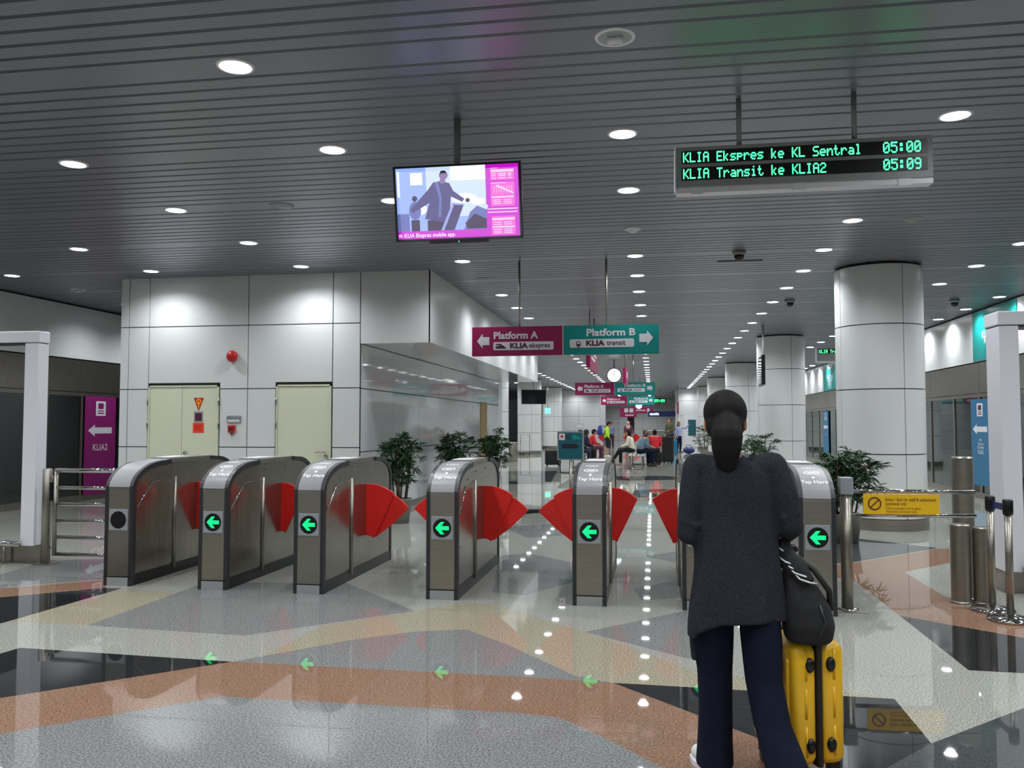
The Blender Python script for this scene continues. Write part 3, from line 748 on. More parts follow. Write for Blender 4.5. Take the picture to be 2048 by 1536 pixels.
def led_board(x, y, z, label, lines, W=1.67):
    t = thing('departure_board',label,'display board',(x,y,z)); H = 0.285
    MB().box(0,W,-0.06,0.06,0,H).build('case','grey_paint',t,bevel=0.006)
    MB().box(-0.012,0.0,-0.065,0.065,-0.01,H+0.005).build('end_cap','white_paint',t)
    lip = MB(); lip.box(0,W,-0.05,0.05,-0.035,0.0); lip.box(0.10,0.18,-0.055,-0.03,-0.045,0.008); lip.box(W/2-0.06,W/2+0.02,-0.055,-0.03,-0.045,0.008); lip.box(W-0.22,W-0.14,-0.055,-0.03,-0.045,0.008); lip.build('bottom_lip','white_paint',t)
    for k, (a, b) in enumerate(lines):
        zc = H-0.075-0.115*k
        merge(MB().box(0.035,W-0.035,-0.064,-0.058,zc-0.045,zc+0.045),mm(led_text(a,0.05,zc,0.00755,0.0099,-0.0652),1),mm(led_text(b,W-0.31,zc,0.00815,0.0108,-0.0652),1)).build('display_window',['black_plastic','led_green'],t)
    for px in (0.43,1.19): MB().tube([(px,0,H),(px,0,CEIL-z)],0.018,10).build('hanger','grey_paint',t,True)
    return t
led_board(0.175,6.0,3.085,'green lettered departure board hanging at the upper right',[('KLIA EksPres ke KL Sentral','05:00'),('KLIA Transit ke KLIA2','05:09')])
led_board(3.52,19.3,2.82,'distant green departure board behind the nearest white column',[('KLIA Transit ke KLIA2','05:09')])
t = thing('led_sign','tiny green glowing sign right of the third platform sign','sign',(0.43,54.0,2.78)); MB().box(-0.4,0.4,-0.04,0.04,0,0.3).build('case','black_plastic',t)
merge(moved(led_text('05:09',0,0,0.022,0.026,0),-0.31,-0.042,0.15)).build('lettering','led_green',t); MB().tube([(0,0,0.3),(0,0,CEIL-2.78)],0.014,8).build('hanger','steel',t,True)
t = thing('exit_sign','small glowing green exit sign beside the far white column','sign',(-5.38,44.0,2.0)); MB().box(-0.16,0.16,-0.04,0.04,0,0.32).build('case','white_paint',t); rect(-0.14,0.14,0.02,0.30,-0.042).build('lit_face','exit_green',t); MB().tube([(0,0,0.32),(0,0,CEIL-2.0)],0.012,8).build('hanger','steel',t,True)

# ---------------------------------------------------------------- hanging screens
t = thing('hanging_screen','large lit screen showing a man with a suitcase, magenta panel at right','screen',(-1.39,6.0,3.07))
tilt = bpy.data.objects.new('screen_body',None)
def tl(mb, a=R(11)):
    M = Matrix.Rotation(a,3,'X'); mb.v = [tuple(M @ Vector(p)) for p in mb.v]; return mb
SW, SH = 0.475, 0.272
tl(MB().box(-SW,SW,-0.02,0.035,-SH,SH)).build('bezel','black_plastic',t,bevel=0.004)
tl(MB().box(-0.22,0.22,-0.015,0.04,-SH-0.02,-SH)).build('speaker_bar','black_plastic',t)
tl(MB().box(-0.12,0.12,0.035,0.08,-0.1,0.1)).build('bracket','black_plastic',t)
MB().tube([(-0.02,0.06,-0.05),(-0.02,0.06,CEIL-3.07)],0.026,12).build('hanger','grey_paint',t,True)
tl(disc(0.0,-SH-0.010,0.004,y=-0.0158,n=8)).build('standby_light','led_green',t)
for n,c in dict(bg=(150,180,245),pale=(205,225,255),white=(252,253,255),mid=(95,110,175),suit=(62,68,120),dark=(24,26,52),skin=(128,108,150),case=(50,55,98),edge=(150,165,225),mag=(200,6,205),pink=(252,95,205),lpink=(255,205,240)).items(): scr(n,*c)
def poly(pts, y): return tl(MB().face([(-0.455+u*0.91, -0.0205-y*0.0006, -0.255+v*0.51) for u, v in pts]))
def rc(a,b,c,d,y): return poly([(a,c),(b,c),(b,d),(a,d)],y)
def blob(u,v,ru,rv,y,n=16): return poly([(u+ru*math.cos(2*math.pi*i/n), v+rv*math.sin(2*math.pi*i/n)) for i in range(n)],y)
PM = ['bg','pale','white','mid','dark','suit','skin','case','edge']; PICS = [rc(0,0.735,0.11,1,0)]
def pp(mb, m): PICS.append(mm(mb, PM.index(m)))
pp(merge(rc(0.25,0.735,0.48,1,1),blob(0.55,0.42,0.2,0.12,1.1)),'pale')
pp(merge(rc(0.12,0.22,0.76,0.93,2),rc(0.45,0.735,0.80,1,2),blob(0.56,0.55,0.10,0.07,2.1),blob(0.67,0.50,0.06,0.05,2.1),rc(0.01,0.03,0.6,0.96,2),blob(0.2,0.42,0.05,0.08,2.1)),'white')
pp(merge(rc(0,0.1,0.11,0.36,2.6),blob(0.15,0.40,0.05,0.13,2.7),poly([(0.55,0.11),(0.735,0.11),(0.735,0.38),(0.66,0.44),(0.6,0.35)],2.5)),'mid')
pp(merge(blob(0.15,0.57,0.022,0.04,3),rc(0.115,0.185,0.11,0.27,3),poly([(0.56,0.2),(0.64,0.33),(0.735,0.25),(0.735,0.12),(0.58,0.12)],3),rc(0.25,0.42,0.11,0.26,3.2),blob(0.585,0.52,0.018,0.03,3)),'dark')
pp(poly([(0.23,0.28),(0.27,0.5),(0.13,0.37),(0.11,0.42),(0.26,0.68),(0.31,0.79),(0.37,0.80),(0.44,0.77),(0.47,0.66),(0.56,0.54),(0.54,0.50),(0.45,0.58),(0.44,0.40),(0.40,0.22)],4),'suit')
pp(merge(poly([(0.32,0.79),(0.355,0.55),(0.34,0.30),(0.365,0.30),(0.375,0.58),(0.35,0.79)],4.6)),'mid')
pp(merge(blob(0.395,0.88,0.036,0.062,5),blob(0.385,0.80,0.024,0.04,4.9)),'skin'); pp(poly([(0.362,0.89),(0.375,0.945),(0.41,0.945),(0.428,0.90),(0.40,0.905)],5.2),'dark')
pp(poly([(0.36,0.11),(0.46,0.49),(0.555,0.47),(0.47,0.11)],6),'case'); pp(merge(poly([(0.36,0.11),(0.46,0.49),(0.48,0.485),(0.385,0.11)],6.5),poly([(0.45,0.49),(0.56,0.47),(0.556,0.45),(0.45,0.47)],6.5)),'edge')
merge(*PICS).build('picture',['screen_'+n for n in PM],t)
sb = rc(0.735,1,0.0,1,0.5).build('timetable_panel','screen_mag',t); 
pk = merge(rc(0.775,0.965,0.78,0.93,1.5),rc(0.775,0.965,0.42,0.75,1.5),rc(0.775,0.965,0.02,0.28,1.5)); pk.build('timetable_box','screen_pink',sb)
lp = [rc(0.775,0.835,0.94,0.95,2),rc(0.78,0.96,0.89,0.925,2)]
for z in (0.80,0.835,0.86): lp += [rc(0.785,0.82,z,z+0.012,2),rc(0.84,0.90,z,z+0.014,2),rc(0.915,0.945,z,z+0.014,2)]
lp += [poly([(0.81,0.70),(0.83,0.715),(0.96,0.60),(0.955,0.585)],2),rc(0.78,0.96,0.535,0.555,2),rc(0.775,0.90,0.735,0.745,2),rc(0.745,0.985,0.375,0.39,2),rc(0.745,0.985,0.33,0.345,2),rc(0.78,0.96,0.225,0.255,2),rc(0.78,0.96,0.12,0.14,2)]
for z in (0.45,0.475,0.50,0.04,0.065,0.09,0.16,0.19): lp += [rc(0.79,0.855,z,z+0.011,2),rc(0.875,0.94,z,z+0.011,2)]
for k in range(8): lp.append(rc(0.80+0.02*k,0.804+0.02*k,0.60,0.70,1.8))
merge(*lp).build('timetable_text','screen_lpink',sb)
bb = rc(0,0.735,0,0.11,0.5).build('caption_bar','screen_mag',t)
c = text_mb('th KLIA Ekspres mobile app.',0.04,0.0004,width=0.43); c.v = [(x-0.235,-0.022,z-0.255+0.025) for x,_,z in c.v]; tl(c).build('caption','screen_white',bb)
sl = bpy.data.lights.new('screen_glow','AREA'); sl.shape = 'RECTANGLE'; sl.size = 0.9; sl.size_y = 0.5; sl.energy = 5; sl.color = (0.85,0.7,1.0)
so = bpy.data.objects.new('screen_glow',sl); C.objects.link(so); so.parent = t; so.location = (0,-0.06,-0.02); so.rotation_euler = (R(90+11-10),0,0)
def monitor(loc, rz, label):
    t = thing('hanging_monitor',label,'screen',loc,rz)
    MB().box(-0.56,0.56,-0.03,0.05,-0.33,0.33).build('bezel','black_plastic',t,bevel=0.005); MB().box(-0.53,0.53,-0.032,-0.03,-0.30,0.30).build('panel','glass_dark',t)
    MB().tube([(0,0.05,0.2),(0,0.05,CEIL-loc[2])],0.025,10).build('hanger','grey_paint',t,True)
    return t
monitor((-5.35,38.5,2.71),R(8),'blank black hanging monitor in front of a far white column')
monitor((2.44,20.0,2.66),R(-93),'black hanging monitor seen almost edge on, left of the second column')

# ---------------------------------------------------------------- banners and signs on the platform screens
def wall_banner(side, X, y0, y1, z0, z1, m, label, cat='banner', lines=(), plate=False, arr=False, nm='wall_banner'):
    s = 1 if side == 'left' else -1
    t = thing(nm,label,cat,(X+s*0.006,(y0+y1)/2,z0),R(90) if s > 0 else R(-90)); w_ = (y1-y0)/2; h = z1-z0
    MB().box(-w_,w_,-0.012,0,0,h).build('panel',m,t)
    yy = -0.0135
    if plate:
        rrect(-w_*0.32,w_*0.32,h*0.80,h*0.95,0.02,yy).build('pictogram_plate','white_print',t)
        merge(rrect(-w_*0.18,w_*0.18,h*0.87,h*0.93,0.02,yy-0.001),rect(-w_*0.2,w_*0.2,h*0.845,h*0.855,yy-0.001),rect(-w_*0.2,w_*0.2,h*0.82,h*0.832,yy-0.001)).build('pictogram','purple' if m == 'purple' else 'maroon_print',t)
    if arr: arrow(w_*0.75,-w_*0.8,h*0.65,h*0.12,yy,0.52,0.28).build('arrow','white_print',t)
    for z, size, txt in lines: moved(text_mb(txt,size,0.001),0,yy,h*z).build('lettering','white_print',t)
    return t
wall_banner('left',XL,14.72,15.66,0.10,2.0,'purple','tall purple door banner with white arrow, left of the white block','sign',((0.475,0.18,'KLIA2'),),True,True,'door_banner')
bl = [(0.525,0.07,'KLIA'),(0.48,0.075,'Transit to'),(0.44,0.075,'KL Sentral'),(0.385,0.11,'KLIA2')]
wall_banner('right',XR,17.5,18.45,0.26,1.95,'blue_banner','tall blue door banner with white arrow, nearest on the right platform wall','sign',bl,True,True,'door_banner')
wall_banner('right',XR,27.9,28.9,0.26,1.95,'blue_banner','blue door banner visible just left of the large column','sign',bl[:2],True,True,'door_banner')
wall_banner('right',XR,32.6,33.6,0.26,1.95,'blue_banner','blue door banner furthest away, beside dark glass between columns','sign',bl[:2],True,True,'door_banner')
tl_ = [(0.50,0.22,'KLIA Transit'),(0.385,0.22,'KL Sentral'),(0.27,0.22,'KLIA2'),(0.14,0.24,'Transit')]
wall_banner('right',XR,16.15,18.25,2.70,3.66,'teal','teal banner with white lettering high on the right wall behind the portal','banner',tl_)
wall_banner('right',XR,31.0,33.4,2.70,3.66,'teal','teal banner on the right wall seen between two white columns','banner',tl_,True)
wall_banner('right',XR,13.9,15.0,2.70,3.5,'teal','teal banner edge visible through the right portal frame','banner',())

# ---------------------------------------------------------------- white portals, rails, posts
def portal(x_in, y, s, label):
    """x_in = hall side edge of the near post; s = outward direction"""
    t = thing('portal_frame',label,'portal frame',(x_in,y,0))
    def bx(a,b,y0,y1,z0,z1): return MB().box(min(s*a,s*b),max(s*a,s*b),y0,y1,z0,z1)
    D = 0.16 if s < 0 else 0.30
    for a, b in ((0,0.16),(1.85,2.01)): bx(a,b,0,D,0.18,2.31).build('post','white_paint',t,bevel=0.006)
    bx(-0.01,2.02,-0.005,D+0.005,2.318,2.44).build('top_beam','white_paint',t,bevel=0.01)
    bx(0.004,2.0,0.01,D-0.01,2.30,2.32).build('joint_strip','charcoal',t)
    bx(-0.005,2.02,0.01,D,0.0,0.18).build('base_box','steel_dark',t)
    MB().tube([(s*0.12,-0.05,0.21),(s*2.0,-0.05,0.21)],0.032,12).build('foot_rail','chrome',t,True)
    for a in (0.30,1.6): MB().tube([(s*a,-0.05,0.21),(s*a,-0.05,0.0)],0.014,8).build('rail_leg','steel',t,True)
    return t
portal(-6.395,8.04,-1,'white square portal frame at the left edge, beside the railing')
portal(2.985,8.0,1,'white square portal frame at the right edge, behind the belt posts')
t = thing('railing','low railing of six steel bars left of the leftmost gate','railing',(-5.55,8.04,0))
for z in (0.105,0.28,0.45,0.625,0.795,0.975): MB().tube([(-0.60,0,z),(0.60,0,z)],0.019 if z < 0.9 else 0.024,12).build('bar','chrome',t,True)
MB().tube([(-0.60,0,0.09),(-0.60,0,0.98)],0.022,12).build('upright','steel',t,True); MB().tube([(0.60,0,0.0),(0.60,0,0.98)],0.022,12).build('upright','steel',t,True)
t = thing('steel_post','slim steel post with square foot between portal and railing','post',(-6.25,8.04,0))
MB().lathe([(0.046,0.012),(0.046,0.985),(0.04,0.99),(0.001,0.99)],20).build('shaft','steel',t,True); MB().box(-0.10,0.10,-0.08,0.08,0,0.012).build('foot_plate','steel',t)
hg = MB(); hg.tube([(0.04,0,0.90),(0.07,0,0.90)],0.012,8); hg.tube([(0.04,0,0.17),(0.07,0,0.17)],0.012,8); hg.build('hinge','chrome',t,True)
MB().box(0.045,0.075,-0.02,0.02,0.66,0.85).build('latch','black_plastic',t)
# right side: post, swing arm with yellow sign, bollards
t = thing('gate_post','steel gate post with square cap beside the rightmost ticket gate','post',(1.497,7.1,0))
MB().lathe([(0.044,0.0),(0.044,0.93)],20).build('shaft','steel',t,True); MB().box(-0.05,0.05,-0.05,0.05,0.90,1.035).build('cap','plate_grey',t,bevel=0.006)
MB().lathe([(0.085,0.0),(0.085,0.012),(0.05,0.02)],24).build('foot_ring','chrome',t,True); MB().box(-0.115,0.13,-0.13,0.13,0.0,0.006).build('foot_plate','steel',t)
t = thing('swing_arm','two rail steel swing arm carrying the yellow notice','barrier arm',(1.541,7.1,0.0))
for z in (0.925,0.74): MB().tube([(0.0,0,z),(0.93,0.06,z)],0.016,12).build('rail','chrome',t,True)
ang = math.atan2(0.06,0.93)
t = thing('yellow_notice','yellow notice board with prohibition circle on the swing arm','sign',(1.60,7.095,0.832),ang)
nb_ = MB().box(0.02,0.59,-0.028,-0.018,-0.08,0.075)
merge(ringmb(0.105,0.0,0.052,0.040,-0.0295), MB().face([(0.065,-0.0296,-0.030),(0.073,-0.0296,-0.038),(0.145,-0.0296,0.030),(0.137,-0.0296,0.038)])).build('prohibition_mark','sign_brown',t)
merge(nb_, mm(merge(moved(text_mb('Entry / Exit for staff & authorised',0.036,0.0004,width=0.375),0.375,-0.0295,0.032),moved(text_mb('personnel only',0.034,0.0004,width=0.155),0.265,-0.0295,0.0),moved(text_mb('Other passengers use the gates',0.024,width=0.26),0.32,-0.0295,-0.035),moved(text_mb('Please have your ticket ready',0.024,width=0.23),0.305,-0.0295,-0.06)),1)).build('board',['yellow_sign','sign_ink'],t)
def bollard(x, y, r, h, label):
    t = thing('steel_bollard',label,'bollard',(x,y,0),0,'steel bollards by the right portal')
    b = MB().lathe([(r,0.0),(r,h-0.01),(r-0.01,h),(0.001,h)],28).build('shaft','steel',t,True); b.data.set_sharp_from_angle(angle=R(40))
    MB().lathe([(r+0.008,0),(r+0.008,0.015),(r,0.02)],28,caps=False).build('foot_ring','steel',t,True)
bollard(2.56,7.70,0.084,1.18,'tallest steel bollard by the right portal, end of swing arm')
bollard(2.47,7.52,0.075,0.64,'short steel bollard, left one in front of the tall bollard')
bollard(2.635,7.50,0.075,0.62,'short steel bollard, right one in front of the tall bollard')
def belt_post(x, y, label):
    t = thing('belt_post',label,'belt post',(x,y,0),0,'retractable belt posts')
    MB().lathe([(0.001,0.0),(0.155,0.0),(0.16,0.012),(0.15,0.026),(0.05,0.04),(0.03,0.05),(0.001,0.05)],36).build('base','chrome',t,True)
    MB().lathe([(0.026,0.04),(0.026,0.80)],18).build('pole','steel',t,True); MB().lathe([(0.034,0.78),(0.036,0.80),(0.036,0.885),(0.03,0.895),(0.001,0.895)],18).build('head','black_plastic',t,True)
    return t
belt_post(2.60,7.23,'belt post with round chrome base, farther of two by the right portal')
belt_post(2.60,6.89,'belt post with round chrome base, nearer of two by the right portal')
t = thing('belt','short dark blue belt stretched between the two belt posts','belt',(2.60,7.06,0.83)); MB().box(-0.003,0.003,-0.132,0.132,-0.025,0.025).build('webbing','navy_sign',t)

# ---------------------------------------------------------------- plants
def palm(x, y, h, seed, label, rad=0.34, nf=75, low=0.42):
    rnd = random.Random(seed)
    t = thing('potted_palm',label,'plant',(x,y,0))
    MB().lathe([(0.13,0.0),(0.15,0.0),(0.19,0.34),(0.20,0.36),(0.18,0.36),(0.17,0.31),(0.001,0.31)],24).build('pot','pot_grey',t,True)
    st = MB(); lf = MB(); canes = []
    for k in range(8):
        a = 2*math.pi*k/8+rnd.random(); r0 = 0.04+0.08*rnd.random(); top = h*rnd.uniform(0.62,0.9); ln = rad*rnd.uniform(0.1,0.4)
        b0 = Vector((r0*math.cos(a),r0*math.sin(a),0.28)); e0 = Vector((b0.x+ln*math.cos(a),b0.y+ln*math.sin(a),top)); canes.append((b0,e0)); st.tube([b0,(b0+e0)/2,e0],[0.013,0.011,0.008],6)
    for k in range(nf):
        f0 = (k+0.5)/nf; b0, e0 = canes[k % 8]; zz = h*(low+(0.97-low)*f0)
        g = min(1.0,(zz-0.28)/(e0.z-0.28)); org = b0.lerp(e0,g); a = rnd.uniform(0,2*math.pi)
        prof = math.sin(math.pi*min(1.0,0.18+0.80*f0))**0.8
        rr = rad*(0.25+0.55*rnd.random())*prof; out = Vector((math.cos(a),math.sin(a),0))
        tip = org + out*rr*0.9 + Vector((0,0,0.05*rnd.random()))
        st.tube([org-Vector((0,0,0.06)),org+out*rr*0.5,tip],0.0035,4)
        nb = rnd.randint(9,14); L = rnd.uniform(0.11,0.19)*(0.75+0.5*rad)
        tiltv = rnd.uniform(-0.2,1.1)
        for j in range(nb):
            f = (j/(nb-1)-0.5)*R(220); d = Matrix.Rotation(f,3,'Z') @ out; d = (d + Vector((0,0,tiltv*math.cos(f*0.5)+rnd.uniform(-0.7,0.5)))).normalized()
            sd = d.cross(Vector((0,0,1))).normalized()*0.0095; dr = Vector((0,0,-0.35*L*rnd.uniform(0.3,1.3)))
            p0 = tip; p1 = tip+d*L*0.35; p2 = tip+d*L*0.7+dr*0.4; p3 = tip+d*L+dr; up = Vector((0,0,0.005))
            lf.add([p0,p1-sd+up,p1-up,p1+sd+up,p2-sd*0.9+up,p2-up,p2+sd*0.9+up,p3],[(0,1,2),(0,2,3),(1,4,5,2),(2,5,6,3),(4,7,5),(5,7,6)])
    st.build('stems','stem_brown',t); lf.build('fronds','fern_leaf',t)
    return t
palm(-3.72,12.25,1.40,3,'tall potted palm behind the third gate, nearest on the left',0.27,115,0.40)
palm(-3.68,15.6,1.38,5,'potted palm against the glazed wall, middle of the three',0.34,130,0.33)
palm(-3.66,19.4,1.46,8,'potted palm against the glazed wall, farthest of the three',0.36,140,0.33)
palm(2.33,11.1,1.22,11,'bushy potted palm right of the woman, beside the large column',0.40,150,0.36)
palm(2.42,20.6,1.3,14,'potted palm beside the second white column, left of it',0.5,80,0.36)
palm(2.2,38.0,1.5,17,'potted palm far away, left of the woman\'s head',0.6,60,0.36)

# ---------------------------------------------------------------- directional floor sign, bins, trolley
t = thing('floor_sign','teal floor standing direction sign with a dark right arrow','sign',(-1.26,13.2,0))
MB().lathe([(0.001,0.0),(0.17,0.0),(0.17,0.015),(0.03,0.03),(0.001,0.03)],28).build('base','steel',t,True); MB().tube([(0,0,0.02),(0,0,0.9)],0.02,12).build('pole','steel',t,True)
fr = MB(); fr.box(-0.205,0.205,-0.02,0.02,0.90,1.345); fr.build('frame','grey_paint',t)
p = MB().box(-0.185,0.185,-0.0225,-0.02,0.92,1.325).build('panel','dark_teal',t)
rrect(-0.175,-0.085,1.21,1.31,0.008,-0.0235).build('pictogram_plate','white_print',p); disc(-0.13,1.265,0.022,y=-0.0242,n=14).build('pictogram','alarm_red',p)
arrow(-0.13,0.14,1.115,0.10,-0.0235,0.7,0.28).build('arrow','ink',p); merge(ringmb(-0.03,1.255,0.034,0.020,-0.0235)).build('emblem','ink',p)
merge(disc(0.06,1.26,0.035,y=-0.0235,n=16),MB().face([(0.03,-0.0236,1.22),(0.16,-0.0236,1.225),(0.16,-0.0236,1.25),(0.06,-0.0236,1.295)])).build('decoration','teal',p)
t = thing('litter_bin','plain steel cylinder bin beside the white column past the glazed wall','bin',(-5.45,33.3,0))
MB().lathe([(0.17,0.0),(0.18,0.02),(0.18,0.72),(0.17,0.74),(0.001,0.74)],24).build('body','steel',t,True); MB().lathe([(0.183,0.70),(0.188,0.73),(0.16,0.76),(0.10,0.765)],24,caps=False).build('lid_ring','steel_dark',t,True)
t = thing('luggage_trolley','empty silver luggage trolley beside the far white column','trolley',(-6.1,40.6,0))
fr = MB(); fr.tube([(-0.22,0.2,0.12),(-0.22,0.25,0.95),(0.22,0.25,0.95),(0.22,0.2,0.12)],0.018,8); fr.build('handle_frame','chrome',t,True); MB().box(-0.26,0.26,-0.45,0.25,0.12,0.16).build('deck','steel',t); 
for wx,wy in ((-0.22,0.2),(0.22,0.2),(0,-0.4)):
    MB().tube([(wx-0.02,wy,0.06),(wx+0.02,wy,0.06)],0.06,14).build('wheel','black_plastic',t,True)
t = thing('luggage_trolley','dark handled luggage trolley standing before the far alcove wall','trolley',(-6.15,53.0,0))
fr = MB(); fr.tube([(-0.22,0.2,0.12),(-0.22,0.25,1.02),(0.22,0.25,1.02),(0.22,0.2,0.12)],0.03,8); fr.build('handle_frame','charcoal',t,True); MB().box(-0.26,0.26,-0.45,0.25,0.12,0.16).build('deck','steel_dark',t)
for wx,wy in ((-0.22,0.2),(0.22,0.2),(0,-0.4)):
    MB().tube([(wx-0.02,wy,0.06),(wx+0.02,wy,0.06)],0.06,14).build('wheel','black_plastic',t,True)
t = thing('wall_frame','small empty frame on the far lit alcove wall','frame',(-4.75,56.0,1.35))
fr = MB(); fr.box(-0.25,0.25,-0.02,0,-0.15,-0.13); fr.box(-0.25,0.25,-0.02,0,0.13,0.15); fr.box(-0.25,-0.23,-0.02,0,-0.13,0.13); fr.box(0.23,0.25,-0.02,0,-0.13,0.13); fr.build('border','grey_paint',t); MB().box(-0.23,0.23,-0.01,0,-0.13,0.13).build('sheet','white_print',t)
t = thing('dark_pillar','narrow black pillar in the middle of the far end','pillar',(-1.55,62.0,0)); MB().box(-0.24,0.24,-0.2,0.2,0,2.05).build('body','black_plastic',t,bevel=0.01); MB().box(-0.27,0.27,-0.23,0.23,0,0.1).build('foot','charcoal',t)
t = thing('service_counter','low grey counter at the far end right of the dark pillar','counter',(0.4,64.0,0)); MB().box(-1.0,1.0,-0.3,0.3,0,0.98).build('front','grey_paint',t); MB().box(-1.05,1.05,-0.35,0.35,0.98,1.03).build('worktop','white_paint',t)

# ---------------------------------------------------------------- benches and luggage
def bench(x, y, L, label):
    t = thing('metal_bench',label,'bench',(x,y,0),0,'perforated metal benches')
    s = MB(); s.box(-0.25,0.25,0,L,0.42,0.45); s.box(-0.25,-0.235,0,L,0.39,0.42); s.box(0.235,0.25,0,L,0.39,0.42); s.build('seat','bench_metal',t)
    ho = MB(); n = int(L/0.15)
    for i in range(n):
        for j in range(3): ho.face([(-0.13+0.13*j+0.04*math.cos(2*math.pi*k/8),0.1+i*(L-0.2)/max(1,n-1)+0.04*math.sin(2*math.pi*k/8),0.4515) for k in range(8)])
    ho.build('perforations','black_plastic',t)
    for yy in (0.15,L-0.15):
        l = MB(); l.tube([(-0.2,yy,0.42),(-0.2,yy,0.02)],0.022,8); l.tube([(0.2,yy,0.42),(0.2,yy,0.02)],0.022,8); l.tube([(-0.25,yy,0.02),(0.25,yy,0.02)],0.02,8); l.build('leg_frame','steel',t,True)
    return t
b1 = bench(-2.55,25.4,3.6,'nearest metal bench of the row behind the floor sign')
dup(b1,(-2.50,29.2,0),None,'middle metal bench of the left row, below seated people')
dup(b1,(-2.45,33.0,0),None,'farthest metal bench of the left row, by the lime jacket man')
bench(-0.54,27.8,3.8,'end on metal bench right of centre with four people')
def suitcase(x, y, w_, d_, h_, m, label, rz=0, handle=True):
    t = thing('suitcase',label,'suitcase',(x,y,0),rz)
    MB().box(-w_/2,w_/2,-d_/2,d_/2,0.05,h_).build('shell',m,t,bevel=0.04)
    MB().box(-w_/2-0.004,w_/2+0.004,-0.008,0.008,0.06,h_+0.004).build('zip','zip_black',t)
    for sx in (-1,1):
        for sy in (-1,1): MB().tube([(sx*(w_/2-0.07)-0.012,sy*(d_/2-0.05),0.028),(sx*(w_/2-0.07)+0.012,sy*(d_/2-0.05),0.028)],0.028,10).build('wheel','black_plastic',t,True)
    if handle: MB().tube([(-0.09,0,h_-0.01),(-0.09,0,h_+0.05),(0.09,0,h_+0.05),(0.09,0,h_-0.01)],0.012,8).build('grip','black_plastic',t,True)
    return t
suitcase(-3.45,29.7,0.55,0.4,0.55,'black_fabric','squat black suitcase left of the bench row behind the floor sign',0.2)
suitcase(0.06,31.62,0.50,0.32,0.44,'black_fabric','black suitcase under the seated red shirted person',0.1,False)
suitcase(0.55,32.6,0.42,0.28,1.0,'black_fabric','tallest black suitcase right of the red shirted person',-0.2)
suitcase(1.02,42.0,0.26,0.3,0.72,'blue_banner','small blue suitcase beside the standing couple',0.1)
t = thing('duffel_bag','dark purple duffel bag on the floor right of the couple','bag',(1.75,43.2,0)); MB().ball((0,0,0.17),0.30,0.18,0.17).fuse('body','navy_sign',t,0.02,2); MB().tube([(-0.15,0,0.30),(-0.1,0,0.42),(0.1,0,0.42),(0.15,0,0.30)],0.014,8).build('handle','black_fabric',t,True)
# ---------------------------------------------------------------- people
def V(*a): return Vector(a)
def hand(mb, wrist, d, up, s=1.0, curl=0.5, side=1):
    """palm, four unequal bent fingers and a thumb leaving the side of the palm"""
    d = Vector(d).normalized(); n = Vector(up).normalized(); x = d.cross(n).normalized(); wrist = Vector(wrist)
    pc = wrist + d*0.045*s
    mb.limb([(wrist,0.024*s),(wrist+d*0.02*s,0.024*s)],8)
    for k in (-1.5,-0.5,0.5,1.5): mb.limb([(wrist+d*0.015*s+x*k*0.012*s,0.014*s),(wrist+d*0.085*s+x*k*0.018*s,0.0125*s)],8)
    for k, L in ((-1.5,0.058),(-0.5,0.072),(0.5,0.076),(1.5,0.068)):
        p = wrist+d*0.085*s+x*k*0.019*s; dd = d
        pts = [(p,0.0095*s)]
        for q, c in ((0.42,0.35),(0.33,0.8),(0.25,0.9)):
            a = curl*c*1.25; dd = (dd*math.cos(a)-n*math.sin(a)).normalized(); p = p+dd*L*q*s; pts.append((p,0.0088*s if q > 0.3 else 0.0078*s))
        mb.limb(pts,8)
    p = wrist+d*0.03*s+x*side*0.024*s; dd = (d*0.6+x*side*0.7-n*0.25).normalized()
    q = p+dd*0.035*s; e = q+(d*0.85-n*0.5+x*side*0.1).normalized()*0.032*s
    mb.limb([(p,0.0125*s),(q,0.0105*s),(e,0.0088*s)],8)
def head(mb, c, s=1.0, yaw=0.0, pitch=0.0):
    M = Matrix.Rotation(yaw,3,'Z') @ Matrix.Rotation(pitch,3,'X'); c = Vector(c)
    def q(x,y,z): return c + M @ (Vector((x,y,z))*s)
    mb.ball(q(0,-0.01,0.025),0.075*s,0.092*s,0.09*s,16,12,M); mb.ball(q(0,0.025,-0.04),0.058*s,0.068*s,0.075*s,14,10,M); mb.ball(q(0,0.055,-0.088),0.028*s,0.026*s,0.022*s,10,8,M)
    mb.limb([(q(0,0.088,0.012),0.009*s),(q(0,0.104,-0.026),0.0125*s)],8)
    for k in (-1,1):
        mb.ball(q(k*0.078,-0.005,-0.012),0.010*s,0.02*s,0.032*s,8,8,M); mb.ball(q(k*0.032,0.078,0.022),0.022*s,0.010*s,0.008*s,8,6,M); mb.ball(q(k*0.03,0.068,-0.025),0.022*s,0.016*s,0.018*s,8,6,M); mb.ball(q(k*0.014,0.008,-0.062)+M@Vector((0,0.078*s,0)),0.014*s,0.008*s,0.007*s,8,6,M)
STAND = dict(hip=(0.09,0,0.86),knee=(0.095,0.03,0.47),ankle=(0.10,-0.02,0.08),waist=(0,0,1.0),chest=(0,0,1.20),neck=(0,0,1.38),head=(0,0.03,1.52),sh=(0.165,0,1.32),elbow=(0.23,-0.04,1.08),wrist=(0.22,0.08,0.88))
SIT = dict(hip=(0.09,0,0.56),knee=(0.11,0.42,0.535),ankle=(0.11,0.42,0.09),waist=(0,0.0,0.68),chest=(0,0.05,0.88),neck=(0,0.09,1.03),head=(0,0.14,1.15),sh=(0.165,0.07,0.98),elbow=(0.22,0.12,0.74),wrist=(0.12,0.34,0.66))
